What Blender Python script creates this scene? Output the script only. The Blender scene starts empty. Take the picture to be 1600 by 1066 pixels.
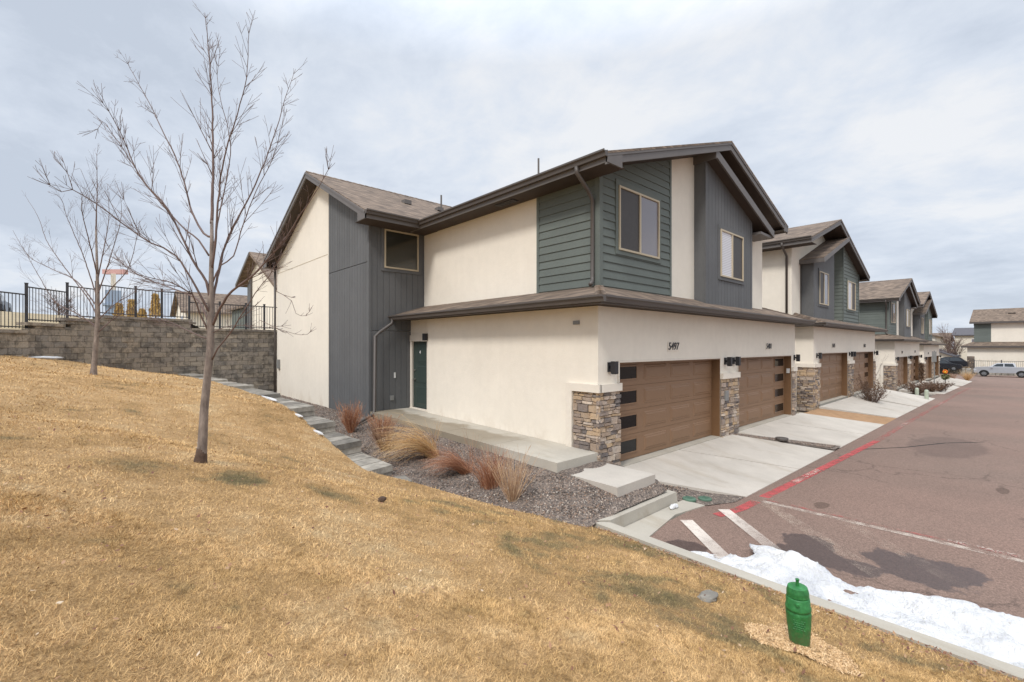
import bpy, bmesh, math, random
import numpy as np
from mathutils import Vector, noise as mnoise
random.seed(7)
rng = np.random.default_rng(7)
S = bpy.context.scene
C = S.collection
# ------------------------------------------------------------------ camera
YAW = math.atan2(790, 719)
cam_d = bpy.data.cameras.new("camera")
cam = bpy.data.objects.new("camera", cam_d)
C.objects.link(cam)
cam.location = (0, 0, 2.55)
cam.rotation_euler = (math.pi / 2, 0, YAW - math.pi / 2)
cam_d.sensor_width = 36
cam_d.lens = 36 * 719 / 1600
cam_d.shift_y = 8 / 1600
cam_d.clip_start = 0.05
cam_d.clip_end = 3000
S.camera = cam
# ------------------------------------------------------------------ light
SUN_EL, SUN_AZ = 46, 200       # azimuth counted from +X towards +Y: where the sun stands
W = bpy.data.worlds.new("World")
S.world = W
W.use_nodes = True
nt = W.node_tree
nt.nodes.clear()
def wn(t, **k):
    n = nt.nodes.new(t)
    for a, b in k.items():
        setattr(n, a, b)
    return n
out = wn('ShaderNodeOutputWorld')
bg = wn('ShaderNodeBackground')
bg.inputs['Strength'].default_value = 0.1
sky = wn('ShaderNodeTexSky', sky_type='NISHITA')
sky.sun_disc = False
sky.sun_elevation = math.radians(SUN_EL)
sky.sun_rotation = math.radians(90 - SUN_AZ)
tc = wn('ShaderNodeTexCoord')
sep = wn('ShaderNodeSeparateXYZ')
nt.links.new(tc.outputs['Generated'], sep.inputs[0])
def wmath(op, a, b=None, c=None):
    n = wn('ShaderNodeMath', operation=op)
    for i, v in enumerate((a, b, c)):
        if v is None:
            continue
        if isinstance(v, (int, float)):
            n.inputs[i].default_value = v
        else:
            nt.links.new(v, n.inputs[i])
    return n.outputs[0]
zz = wmath('ADD', wmath('MAXIMUM', sep.outputs['Z'], 0.0), 0.22)
cx = wmath('DIVIDE', sep.outputs['X'], zz)
cy = wmath('DIVIDE', sep.outputs['Y'], zz)
cmb = wn('ShaderNodeCombineXYZ')
nt.links.new(cx, cmb.inputs[0]); nt.links.new(cy, cmb.inputs[1])
def wnoise(scale, detail, rough, dist, off):
    mp = wn('ShaderNodeMapping')
    mp.inputs['Location'].default_value = off
    mp.inputs['Rotation'].default_value = (0, 0, 0.5)
    mp.inputs['Scale'].default_value = (1.0, 0.85, 1)
    nt.links.new(cmb.outputs[0], mp.inputs[0])
    n = wn('ShaderNodeTexNoise')
    n.inputs['Scale'].default_value = scale
    n.inputs['Detail'].default_value = detail
    n.inputs['Roughness'].default_value = rough
    n.inputs['Distortion'].default_value = dist
    nt.links.new(mp.outputs[0], n.inputs['Vector'])
    return n.outputs['Fac']
n1 = wnoise(0.7, 9, 0.6, 0.3, (3.1, 7.7, 0))
n2 = wnoise(3.4, 8, 0.62, 0.3, (9.0, 1.0, 0))
nn = wmath('ADD', wmath('MULTIPLY', n1, 0.68), wmath('MULTIPLY', n2, 0.32))
rmp = wn('ShaderNodeValToRGB')
nt.links.new(nn, rmp.inputs[0])
cr = rmp.color_ramp
cr.elements[0].position = 0.40; cr.elements[0].color = (4.4, 4.9, 5.7, 1)
cr.elements[1].position = 0.585; cr.elements[1].color = (6.7, 6.85, 7.1, 1)
e = cr.elements.new(0.455); e.color = (5.0, 5.5, 6.3, 1)
e = cr.elements.new(0.51); e.color = (5.65, 6.1, 6.8, 1)
CLOUD_RAMP = cr
# thin cloud over the clear sky: mostly cloud everywhere
mix = wn('ShaderNodeMix', data_type='RGBA')
mix.inputs['Factor'].default_value = 0.96
nt.links.new(sky.outputs[0], mix.inputs['A'])
nt.links.new(rmp.outputs[0], mix.inputs['B'])
# an overcast dome is brighter overhead than at the horizon
up = wmath('ADD', 1.0, wmath('MULTIPLY', wmath('MAXIMUM', wmath('SUBTRACT', sep.outputs['Z'], 0.52), 0.0), 4.2))
vs = wn('ShaderNodeVectorMath', operation='SCALE')
nt.links.new(mix.outputs['Result'], vs.inputs[0]); nt.links.new(up, vs.inputs['Scale'])
nt.links.new(vs.outputs[0], bg.inputs['Color'])
nt.links.new(bg.outputs[0], out.inputs[0])
sd = bpy.data.lights.new("sun", 'SUN')
sd.energy = 1.75
sd.angle = math.radians(12)
sd.color = (1.0, 0.96, 0.905)
sun = bpy.data.objects.new("sun", sd)
C.objects.link(sun)
a, el = math.radians(SUN_AZ), math.radians(SUN_EL)
dv = Vector((math.cos(el) * math.cos(a), math.cos(el) * math.sin(a), math.sin(el)))
sun.rotation_euler = dv.to_track_quat('Z', 'Y').to_euler()
sun.location = (0, 0, 40)
S.view_settings.view_transform = 'Standard'
S.view_settings.look = 'None'
S.view_settings.exposure = 0.4
S.view_settings.gamma = 1.0
S.render.engine = 'CYCLES'

# ------------------------------------------------------------------ helpers
def lin(r, g, b):
    f = lambda v: (v / 255 / 12.92) if v / 255 <= 0.04045 else ((v / 255 + 0.055) / 1.055) ** 2.4
    return (f(r), f(g), f(b), 1)

class NT:
    def __init__(s, name):
        s.m = bpy.data.materials.new(name)
        s.m.use_nodes = True
        s.t = s.m.node_tree
        s.b = s.t.nodes['Principled BSDF']
        s.pos = s.t.nodes.new('ShaderNodeNewGeometry').outputs['Position']
    def n(s, typ, **k):
        x = s.t.nodes.new(typ)
        for a, b in k.items():
            setattr(x, a, b)
        return x
    def l(s, a, b):
        s.t.links.new(a, b)
    def put(s, sock, v):
        if isinstance(v, (int, float, tuple)):
            sock.default_value = v
        else:
            s.l(v, sock)
    def noise(s, scale, detail=3, rough=0.5, stretch=None, dist=0, vec=None, out='Fac'):
        x = s.n('ShaderNodeTexNoise')
        x.inputs['Scale'].default_value = scale
        x.inputs['Detail'].default_value = detail
        x.inputs['Roughness'].default_value = rough
        x.inputs['Distortion'].default_value = dist
        v = vec or s.pos
        if stretch:
            mp = s.n('ShaderNodeMapping'); mp.inputs['Scale'].default_value = stretch
            s.l(v, mp.inputs[0]); v = mp.outputs[0]
        s.l(v, x.inputs['Vector'])
        return x.outputs[out]
    def voro(s, scale, feature='F1', out='Distance', stretch=None):
        x = s.n('ShaderNodeTexVoronoi', feature=feature)
        x.inputs['Scale'].default_value = scale
        v = s.pos
        if stretch:
            mp = s.n('ShaderNodeMapping'); mp.inputs['Scale'].default_value = stretch
            s.l(v, mp.inputs[0]); v = mp.outputs[0]
        s.l(v, x.inputs['Vector'])
        return x.outputs[out]
    def ramp(s, fac, stops):
        x = s.n('ShaderNodeValToRGB')
        s.l(fac, x.inputs[0])
        e = x.color_ramp.elements
        e[0].position, e[0].color = stops[0]
        e[1].position, e[1].color = stops[-1]
        for p, c in stops[1:-1]:
            k = e.new(p); k.color = c
        return x.outputs[0]
    def math(s, op, a, b=0.0, clamp=False):
        x = s.n('ShaderNodeMath', operation=op, use_clamp=clamp)
        s.put(x.inputs[0], a); s.put(x.inputs[1], b)
        return x.outputs[0]
    def mix(s, fac, a, b, blend='MIX'):
        x = s.n('ShaderNodeMix', data_type='RGBA', blend_type=blend)
        s.put(x.inputs['Factor'], fac); s.put(x.inputs['A'], a); s.put(x.inputs['B'], b)
        return x.outputs['Result']
    def attr(s, name, out='Fac'):
        x = s.n('ShaderNodeAttribute', attribute_name=name)
        return x.outputs[out]
    def bump(s, h, strength=0.3, dist=0.01):
        x = s.n('ShaderNodeBump')
        x.inputs['Strength'].default_value = strength
        x.inputs['Distance'].default_value = dist
        s.l(h, x.inputs['Height'])
        s.l(x.outputs[0], s.b.inputs['Normal'])
    def col(s, v):
        s.put(s.b.inputs['Base Color'], v)
    def rough(s, v):
        s.put(s.b.inputs['Roughness'], v)

def g(v):
    return (v, v, v, 1)

def simple(name, c, rough=0.7, var=0.12, vs=3.0, metal=0.0, bump=0.0, bs=60, spec=None):
    t = NT(name)
    n = t.noise(vs, 4, 0.6)
    k = t.ramp(n, [(0.3, g(1 - var)), (0.7, g(1 + var * 0.6))])
    t.col(t.mix(1.0, c, k, 'MULTIPLY'))
    t.rough(rough)
    t.b.inputs['Metallic'].default_value = metal
    if spec is not None:
        t.b.inputs['Specular IOR Level'].default_value = spec
    if bump:
        t.bump(t.noise(bs, 3, 0.6), bump, 0.01)
    return t.m

M = {}
def stucco(name, c):
    t = NT(name)
    big = t.noise(0.55, 4, 0.6)
    mid = t.noise(5, 4, 0.6)
    k = t.ramp(big, [(0.3, g(0.95)), (0.7, g(1.03))])
    k2 = t.ramp(mid, [(0.3, g(0.975)), (0.7, g(1.02))])
    streak = t.noise(1.0, 4, 0.6, stretch=(5, 5, 0.35))
    k3 = t.ramp(streak, [(0.35, (0.985, 0.983, 0.98, 1)), (0.55, g(1.0))])
    x = t.mix(1.0, c, k, 'MULTIPLY'); x = t.mix(1.0, x, k2, 'MULTIPLY'); x = t.mix(1.0, x, k3, 'MULTIPLY')
    sp = t.n('ShaderNodeSeparateXYZ'); t.l(t.pos, sp.inputs[0])
    lo = t.math('SUBTRACT', 1.0, t.math('DIVIDE', t.math('SUBTRACT', sp.outputs['Z'], .35), .55), True)
    dn = t.math('MULTIPLY', t.math('SUBTRACT', t.noise(2.2, 6, .7, stretch=(1, 1, .6)), .46), 6.0, True)
    x = t.mix(t.math('MULTIPLY', t.math('MULTIPLY', lo, dn), .35), x, lin(176, 158, 134))
    t.col(x); t.rough(0.92)
    h = t.math('ADD', t.noise(70, 4, 0.7), t.math('MULTIPLY', t.noise(9, 3, 0.6), 0.9))
    t.bump(h, 0.35, 0.012)
    return t.m
M['stucco'] = stucco('cream_stucco', lin(230, 222, 208))
M['trim_cream'] = stucco('cream_trim', lin(224, 215, 201))
def board(name, c, stretch):
    t = NT(name)
    gr = t.noise(14, 5, 0.65, stretch=stretch)
    k = t.ramp(gr, [(0.25, g(0.84)), (0.75, g(1.12))])
    k2 = t.ramp(t.noise(1.3, 3, 0.5), [(0.3, g(0.93)), (0.7, g(1.06))])
    pb = t.attr('tone')
    k3 = t.ramp(pb, [(0.0, g(0.93)), (1.0, g(1.06))])
    x = t.mix(1.0, c, k, 'MULTIPLY'); x = t.mix(1.0, x, k2, 'MULTIPLY'); x = t.mix(1.0, x, k3, 'MULTIPLY')
    t.col(x); t.rough(0.72)
    t.bump(gr, 0.35, 0.006)
    return t.m
M['green'] = board('green_lap_siding', lin(100, 107, 102), (1, 1, 9))
M['grey'] = board('grey_grooved_siding', lin(95, 96, 97), (6, 6, 0.5))
M['taupe'] = simple('taupe_trim_paint', lin(84, 78, 74), 0.5, 0.08, 2)
M['taupe_l'] = simple('taupe_board_paint', lin(100, 95, 92), 0.55, 0.08, 2)
M['soffit'] = simple('dark_brown_soffit', lin(66, 56, 49), 0.75, 0.1, 2)
M['tan'] = simple('tan_window_frame', lin(186, 172, 146), 0.5, 0.05)
M['black'] = simple('black_metal', lin(34, 34, 38), 0.45, 0.1)
M['fence'] = simple('black_fence_paint', lin(52, 52, 56), 0.5, 0.1)
M['white'] = simple('white_plastic', lin(215, 215, 212), 0.4, 0.05)
M['greyplastic'] = simple('grey_plastic', lin(130, 130, 128), 0.5, 0.05)
# shingles
t = NT('weathered_shingles')
def shingle_nodes(t):
    # rows follow slope height (z), tabs along x+y
    sp = t.n('ShaderNodeSeparateXYZ'); t.l(t.pos, sp.inputs[0])
    row = t.math('MULTIPLY', sp.outputs['Z'], 1 / 0.055)
    fl = t.math('FLOOR', row)
    along = t.math('ADD', sp.outputs['X'], sp.outputs['Y'])
    tab = t.math('FLOOR', t.math('ADD', t.math('MULTIPLY', along, 1 / 0.22), t.math('MULTIPLY', fl, 0.37)))
    cb = t.n('ShaderNodeCombineXYZ'); t.l(fl, cb.inputs[0]); t.l(tab, cb.inputs[1])
    wnz = t.n('ShaderNodeTexWhiteNoise'); t.l(cb.outputs[0], wnz.inputs['Vector'])
    v = wnz.outputs['Value']
    base = t.ramp(v, [(0.0, lin(86, 73, 63)), (0.35, lin(106, 91, 78)), (0.7, lin(120, 103, 88)), (1.0, lin(136, 118, 102))])
    k = t.ramp(t.noise(180, 2, 0.7), [(0.3, g(0.8)), (0.7, g(1.18))])
    k2 = t.ramp(t.noise(0.7, 3, 0.6), [(0.3, g(0.92)), (0.7, g(1.07))])
    x = t.mix(1.0, base, k, 'MULTIPLY'); x = t.mix(1.0, x, k2, 'MULTIPLY')
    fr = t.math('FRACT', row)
    edge = t.ramp(fr, [(0.0, g(0.66)), (0.16, g(0.8)), (0.24, g(1.0)), (1.0, g(1.06))])  # shadow gap under each shingle course, painted into the colour as dark rows
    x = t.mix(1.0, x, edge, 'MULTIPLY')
    t.col(x); t.rough(0.95)
    t.bump(t.math('ADD', t.math('MULTIPLY', fr, -1.0), t.math('MULTIPLY', v, 0.5)), 0.5, 0.02)
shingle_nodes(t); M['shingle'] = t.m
# garage door paint
t = NT('brown_garage_door_paint')
gr = t.noise(16, 5, 0.6, stretch=(1, 1, 10))
k = t.ramp(gr, [(0.3, g(0.92)), (0.7, g(1.06))])
t.col(t.mix(1.0, lin(131, 101, 75), k, 'MULTIPLY')); t.rough(0.5); t.bump(gr, 0.15, 0.003)
M['garage'] = t.m
M['reveal'] = simple('brown_door_casing', lin(112, 82, 54), 0.6, 0.08)
def glass(name, c, rough=0.06):
    t = NT(name)
    t.col(c); t.rough(rough)
    t.b.inputs['Specular IOR Level'].default_value = 0.9 if 'garage' not in name else .3
    t.bump(t.noise(1.1, 2, 0.5), 0.05, 0.05)
    return t.m
M['glass'] = glass('window_glass', lin(118, 114, 120))
M['glass_olive'] = glass('dark_olive_glass', lin(50, 50, 44), .03)
M['glass_screen'] = simple('insect_screen', lin(66, 62, 60), 0.55, 0.1, 8)
M['glass_dark'] = glass('dark_garage_glass', lin(22, 23, 24), 0.12)
M['car_glass'] = glass('car_glass', lin(40, 46, 50), 0.05)
t = NT('window_blind')
sp = t.n('ShaderNodeSeparateXYZ'); t.l(t.pos, sp.inputs[0])
fr = t.math('FRACT', t.math('MULTIPLY', sp.outputs['Z'], 1 / 0.05))
t.col(t.ramp(fr, [(0.0, lin(150, 148, 150)), (0.3, lin(205, 204, 208)), (0.8, lin(214, 213, 217)), (1.0, lin(160, 158, 160))]))
t.rough(0.35); M['blind'] = t.m
M['door_green'] = simple('dark_green_door_paint', lin(58, 70, 66), 0.4, 0.06)
M['chrome'] = simple('brushed_nickel', lin(170, 168, 160), 0.3, 0.05, metal=0.9)
# stone
t = NT('ledge_stone')
v = t.attr('tone')
c = t.ramp(v, [(0.0, lin(112, 106, 103)), (0.2, lin(138, 126, 118)), (0.42, lin(164, 146, 128)), (0.6, lin(188, 164, 132)), (0.8, lin(172, 156, 142)), (1.0, lin(200, 186, 168))])
k = t.ramp(t.noise(22, 5, 0.7), [(0.25, g(0.68)), (0.5, g(1.0)), (0.75, g(1.2))])
k2 = t.ramp(t.noise(6, 3, 0.6, out='Color'), [(0.3, (1.05, 0.96, 0.86, 1)), (0.7, (0.94, 0.98, 1.06, 1))])
x = t.mix(1.0, c, k, 'MULTIPLY'); x = t.mix(1.0, x, k2, 'MULTIPLY')
t.col(x); t.rough(0.9); t.bump(t.noise(30, 6, 0.75), 0.9, 0.02)
M['stone'] = t.m
M['mortar'] = simple('dark_mortar', lin(98, 88, 80), 0.95, 0.2, 20)
t = NT('split_face_block')
v = t.attr('tone')
c = t.ramp(v, [(0.0, lin(136, 129, 120)), (0.35, lin(144, 135, 124)), (0.7, lin(153, 143, 129)), (1.0, lin(161, 149, 133))])
k = t.ramp(t.noise(2.6, 6, 0.75), [(0.43, g(0.58)), (0.53, g(1.08))])
k2 = t.ramp(t.noise(40, 4, 0.7), [(0.3, g(0.8)), (0.7, g(1.15))])
x = t.mix(1.0, c, k, 'MULTIPLY'); x = t.mix(1.0, x, k2, 'MULTIPLY')
t.col(x); t.rough(0.95); t.bump(t.noise(25, 6, 0.75), 0.9, 0.03)
M['block'] = t.m
t = NT('landscape_block')
v = t.attr('tone')
c = t.ramp(v, [(0.0, lin(118, 113, 105)), (1.0, lin(166, 159, 147))])
k = t.ramp(t.noise(3.5, 5, 0.7), [(0.4, g(0.66)), (0.6, g(1.12))])
t.col(t.mix(1.0, c, k, 'MULTIPLY')); t.rough(0.9); t.bump(t.noise(40, 5, 0.7), 0.6, 0.01)
M['lblock'] = t.m
# concrete
def concrete(name, c, damp=None, joint=False):
    t = NT(name)
    k = t.ramp(t.noise(1.2, 6, 0.65), [(0.3, g(0.88)), (0.7, g(1.07))])
    k2 = t.ramp(t.noise(60, 4, 0.7), [(0.3, g(0.92)), (0.7, g(1.06))])
    st = t.ramp(t.noise(0.9, 6, 0.7, stretch=(1.0, 0.35, 1), dist=0.4), [(0.56, g(1.0)), (0.68, (0.87, 0.84, 0.8, 1))])
    x = t.mix(1.0, c, k, 'MULTIPLY'); x = t.mix(1.0, x, k2, 'MULTIPLY'); x = t.mix(1.0, x, st, 'MULTIPLY')
    r = 0.88
    if damp:
        sp = t.n('ShaderNodeSeparateXYZ'); t.l(t.pos, sp.inputs[0])
        # wet band along the outer part of the walk
        d = t.math('ADD', t.math('MULTIPLY', t.math('SUBTRACT', t.noise(1.4, 5, 0.6), 0.5), 1.3), t.math('SUBTRACT', 7.12, sp.outputs['X']))
        yf = t.math('MULTIPLY', t.math('SUBTRACT', sp.outputs['Y'], 6.9), 0.9, True)
        f = t.math('MULTIPLY', t.math('MULTIPLY', d, 5.0, True), yf)
        x = t.mix(f, x, t.mix(1.0, x, (0.60, 0.55, 0.48, 1), 'MULTIPLY'))
        r = t.math('SUBTRACT', 0.88, t.math('MULTIPLY', f, 0.3))
    t.col(x); t.rough(r)
    t.bump(t.noise(90, 4, 0.7), 0.25, 0.006)
    return t.m
M['conc'] = concrete('driveway_concrete', lin(186, 178, 167))
M['walk'] = concrete('walk_concrete', lin(182, 175, 162), damp=True)
M['curb'] = concrete('kerb_concrete', lin(172, 165, 152))
# asphalt
t = NT('reddish_asphalt')
k = t.ramp(t.noise(0.35, 5, 0.6), [(0.3, g(0.9)), (0.7, g(1.08))])
ag = t.ramp(t.voro(75, out='Color'), [(0.0, g(0.62)), (0.5, g(1.0)), (1.0, g(1.45))])
ag2 = t.ramp(t.noise(150, 3, 0.7), [(0.3, g(0.72)), (0.7, g(1.3))])
base = t.ramp(t.noise(0.15, 3, 0.5), [(0.35, lin(117, 98, 87)), (0.65, lin(127, 103, 91))])
x = t.mix(1.0, base, k, 'MULTIPLY'); x = t.mix(1.0, x, ag, 'MULTIPLY'); x = t.mix(1.0, x, ag2, 'MULTIPLY')
sp = t.n('ShaderNodeSeparateXYZ'); t.l(t.pos, sp.inputs[0])
# tyre-dark streaks running along the road
stk = t.ramp(t.noise(0.8, 4, 0.6, stretch=(0.09, 1.0, 1)), [(0.6, g(1.0)), (0.72, g(0.86))])
x = t.mix(1.0, x, stk, 'MULTIPLY')
ck = t.n('ShaderNodeTexVoronoi', feature='DISTANCE_TO_EDGE'); ck.inputs['Scale'].default_value = .33
wv = t.n('ShaderNodeVectorMath', operation='ADD'); t.l(t.pos, wv.inputs[0])
wq = t.n('ShaderNodeVectorMath', operation='SCALE'); wq.inputs['Scale'].default_value = .9; t.l(t.noise(1.3, 6, .7, out='Color'), wq.inputs[0]); t.l(wq.outputs[0], wv.inputs[1])
t.l(wv.outputs[0], ck.inputs['Vector'])
crk = t.ramp(ck.outputs['Distance'], [(0.0, g(0.55)), (0.006, g(0.8)), (0.012, g(1.0))])
cm = t.ramp(t.noise(.25, 2, .5), [(0.5, g(0)), (0.56, g(1))])
x = t.mix(cm, x, t.mix(1.0, x, crk, 'MULTIPLY'))
tar = t.ramp(t.noise(5, 6, .8), [(0.66, g(1.0)), (0.74, g(0.8))])
x = t.mix(1.0, x, tar, 'MULTIPLY')
def blob(cx, cy, rx, ry, wob=0.55, sc=1.2, soft=7.0):
    dx = t.math('MULTIPLY', t.math('SUBTRACT', sp.outputs['X'], cx), 1 / rx)
    dy = t.math('MULTIPLY', t.math('SUBTRACT', sp.outputs['Y'], cy), 1 / ry)
    r = t.math('SQRT', t.math('ADD', t.math('MULTIPLY', dx, dx), t.math('MULTIPLY', dy, dy)))
    r = t.math('ADD', r, t.math('MULTIPLY', t.math('SUBTRACT', t.noise(sc, 5, 0.62), 0.5), wob * 2))
    return t.math('MULTIPLY', t.math('SUBTRACT', 1.0, r), soft, True)
wet = None
for a_ in [(7.8, 0.75, 0.46, 0.72, 0.38), (7.6, 2.05, 0.42, 0.32, 0.6), (6.85, 2.1, 0.55, 0.38, 0.6), (6.15, 3.15, 0.30, 0.36, 0.3), (7.2, 1.6, .35, .5, .4)]:
    f = blob(a_[0], a_[1], a_[2] * .95, a_[3] * .95, a_[4] * 2.4, 2.1, 9.0)
    wet = f if wet is None else t.math('MAXIMUM', wet, f)
x = t.mix(wet, x, t.mix(1.0, x, (0.42, 0.41, 0.44, 1), 'MULTIPLY'))
patch = blob(18.6, 1.4, 2.2, 0.9, 0.25)
x = t.mix(t.math('MULTIPLY', patch, 0.7), x, t.mix(1.0, x, (0.66, 0.66, 0.68, 1), 'MULTIPLY'))
oil = t.math('MAXIMUM', blob(13.4, 0.2, 0.35, 0.1, 0.4, 3), blob(9.6, 2.35, 0.25, 0.12, 0.5, 3))
x = t.mix(oil, x, t.mix(1.0, x, (0.6, 0.58, 0.56, 1), 'MULTIPLY'))
t.col(x)
t.rough(t.math('SUBTRACT', 0.93, t.math('MULTIPLY', wet, 0.45)))
t.bump(t.voro(75), 0.5, 0.008)
M['asphalt'] = t.m
def paint(name, c, cover, patchy=0.25, fade=None):
    t = NT(name)
    f = t.noise(170, 3, 0.75)
    p = t.noise(5, 6, 0.7)
    a_ = t.math('ADD', f, t.math('MULTIPLY', t.math('SUBTRACT', p, 0.5), patchy * 2))
    a_ = t.math('MULTIPLY', t.math('SUBTRACT', a_, 0.72 - cover * .45), 7.0, True)
    if fade:
        sp = t.n('ShaderNodeSeparateXYZ'); t.l(t.pos, sp.inputs[0])
        a_ = t.math('MULTIPLY', a_, t.math('MULTIPLY', t.math('SUBTRACT', sp.outputs['Y'], fade[0]), 1 / (fade[1] - fade[0]), True))
    t.col(c); t.rough(0.85); t.put(t.b.inputs['Alpha'], t.math('MULTIPLY', a_, min(1, cover + .1)))
    return t.m
M['red'] = paint('worn_red_paint', lin(184, 82, 82), .8, .5)
M['red_faint'] = paint('faded_red_paint', lin(186, 96, 92), .5, .6)
M['wpaint'] = paint('worn_white_paint', lin(212, 198, 184), .62, .4)
M['wfaint'] = paint('faded_white_paint', lin(206, 192, 180), .5, .5)
M['hatch'] = paint('scuffed_hatch_paint', lin(216, 204, 192), .85, .3, (1.9, 3.3))
M['wghost'] = paint('nearly_gone_paint', lin(200, 180, 162), .5, .35, (.2, 2.6))
# lawn soil below the blades
t = NT('dormant_lawn_ground')
def lawn_colour(t, bright=1.0):
    p = t.noise(0.75, 5, 0.62, dist=0.5)
    q = t.noise(3.2, 4, 0.6)
    s_ = t.math('ADD', t.math('MULTIPLY', p, 0.62), t.math('MULTIPLY', q, 0.38))
    sp = t.n('ShaderNodeSeparateXYZ'); t.l(t.pos, sp.inputs[0])
    # greener towards the kerb and the tree pits
    gx = t.math('MULTIPLY', t.math('SUBTRACT', sp.outputs['X'], 2.0), 0.045, False)
    gx = t.math('MINIMUM', t.math('MAXIMUM', gx, 0.0), 0.085)
    yk = t.math('MULTIPLY', t.math('SUBTRACT', 8.0, sp.outputs['Y']), 0.4, True)
    s_ = t.math('SUBTRACT', s_, t.math('MULTIPLY', gx, yk))
    def pit(cx, cy, r):
        dx = t.math('SUBTRACT', sp.outputs['X'], cx); dy = t.math('SUBTRACT', sp.outputs['Y'], cy)
        d = t.math('SQRT', t.math('ADD', t.math('MULTIPLY', dx, dx), t.math('MULTIPLY', dy, dy)))
        return t.math('MULTIPLY', t.math('SUBTRACT', 1.0, t.math('DIVIDE', d, r)), 0.26, True)
    s_ = t.math('SUBTRACT', s_, pit(1.25, 6.0, 0.6))
    s_ = t.math('SUBTRACT', s_, pit(2.1, 5.6, 0.5))
    s_ = t.math('SUBTRACT', s_, pit(0.35, 6.3, 0.6))
    b = bright
    def cc(r, g_, bb):
        c = lin(r, g_, bb); return (c[0] * b, c[1] * b, c[2] * b, 1)
    return t.ramp(s_, [(0.27, cc(132, 121, 84)), (0.35, cc(174, 152, 110)), (0.41, cc(208, 173, 121)), (0.52, cc(231, 195, 144)), (0.64, cc(240, 212, 168))])
x = lawn_colour(t, 0.6)
k = t.ramp(t.noise(55, 5, 0.75), [(0.3, (0.5, 0.43, 0.34, 1)), (0.7, (1.3, 1.2, 1.05, 1))])
t.col(t.mix(1.0, x, k, 'MULTIPLY')); t.rough(0.95); t.bump(t.noise(60, 5, 0.75), 0.9, 0.03)
M['lawn'] = t.m
t = NT('dormant_grass_blades')
x = lawn_colour(t, 1.0)
v = t.attr('tone')
k = t.ramp(v, [(0.0, (0.30, 0.25, 0.19, 1)), (0.2, (0.66, 0.60, 0.52, 1)), (0.6, (1.0, 0.99, 0.96, 1)), (1.0, (1.16, 1.16, 1.14, 1))])
x = t.mix(1.0, x, k, 'MULTIPLY')
th = t.ramp(t.noise(5.5, 7, 0.78, dist=.6), [(0.35, (0.52, 0.48, 0.40, 1)), (0.48, (0.96, 0.95, 0.93, 1)), (0.68, (1.12, 1.11, 1.08, 1))])
x = t.mix(1.0, x, th, 'MULTIPLY')
sk = t.ramp(t.noise(17, 5, 0.75, dist=.3), [(0.38, (0.38, 0.33, 0.26, 1)), (0.47, (0.97, 0.96, 0.94, 1)), (0.62, g(1.04))])
t.col(t.mix(1.0, x, sk, 'MULTIPLY')); t.rough(0.8)
t.b.inputs['Specular IOR Level'].default_value = 0.2
M['blade'] = t.m
# gravel
t = NT('river_gravel')
v = t.voro(38, out='Color')
c = t.ramp(v, [(0.0, lin(74, 67, 62)), (0.4, lin(110, 99, 91)), (0.7, lin(134, 118, 105)), (1.0, lin(176, 162, 150))])
t.col(c); t.rough(0.85); t.bump(t.voro(38), 1.0, 0.03)
M['gravel'] = t.m
t = NT('pebbles')
v = t.attr('tone')
c = t.ramp(v, [(0.0, lin(70, 65, 62)), (0.3, lin(104, 94, 87)), (0.55, lin(134, 114, 100)), (0.75, lin(154, 130, 111)), (0.9, lin(118, 112, 108)), (1.0, lin(200, 188, 174))])
t.col(c); t.rough(0.8); M['pebble'] = t.m
# snow
t = NT('old_snow')
d = t.noise(1.6, 5, 0.65)
dirt = t.ramp(t.noise(26, 4, 0.75), [(0.60, g(1.0)), (0.72, (0.62, 0.57, 0.52, 1))])
x = t.ramp(d, [(0.3, (0.50, 0.505, 0.52, 1)), (0.6, (0.70, 0.695, 0.685, 1))])
t.col(t.mix(1.0, x, dirt, 'MULTIPLY')); t.rough(0.6)
t.b.inputs['Subsurface Weight'].default_value = 0.3
t.b.inputs['Subsurface Radius'].default_value = (0.03, 0.03, 0.04)
t.bump(t.math('ADD', t.noise(28, 5, 0.7), t.math('MULTIPLY', t.noise(7, 4, .6), 2.0)), 0.8, 0.03)
M['snow'] = t.m
# bark
t = NT('smooth_grey_bark')
n = t.noise(18, 5, 0.65, stretch=(1, 1, 0.35))
sp = t.n('ShaderNodeSeparateXYZ'); t.l(t.pos, sp.inputs[0])
t.col(t.ramp(n, [(0.3, lin(98, 87, 80)), (0.6, lin(140, 127, 117)), (0.8, lin(164, 152, 141))])); t.rough(0.85); t.bump(n, 0.5, 0.01)
M['bark'] = t.m
M['bark_dark'] = simple('rough_dark_bark', lin(86, 68, 56), 0.95, 0.35, 25, bump=0.8)
M['twig'] = simple('red_brown_twigs', lin(108, 90, 84), 0.8, 0.2, 4)
M['far_twig'] = simple('distant_bare_twigs', lin(112, 92, 84), 0.9, 0.2, 2)
M['orange_leaf'] = simple('golden_dry_foliage', lin(190, 158, 98), 0.9, 0.25, 3)
M['brown_leaf'] = simple('brown_dry_leaves', lin(108, 84, 66), 0.9, 0.35, 20)
def strandmat(name, a_, b_, c_):
    t = NT(name)
    v = t.attr('tone')
    t.col(t.ramp(v, [(0.0, a_), (0.5, b_), (1.0, c_)])); t.rough(0.8)
    t.b.inputs['Specular IOR Level'].default_value = 0.2
    return t.m
M['straw'] = strandmat('straw_strands', lin(170, 128, 84), lin(204, 166, 112), lin(226, 196, 150))
M['chip'] = strandmat('wood_chip', lin(158, 126, 90), lin(198, 162, 118), lin(222, 192, 152))
M['rust'] = strandmat('rust_strands', lin(122, 78, 60), lin(164, 112, 84), lin(198, 154, 120))
M['tanstem'] = strandmat('tan_stems', lin(128, 100, 82), lin(168, 138, 112), lin(200, 178, 152))
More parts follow.
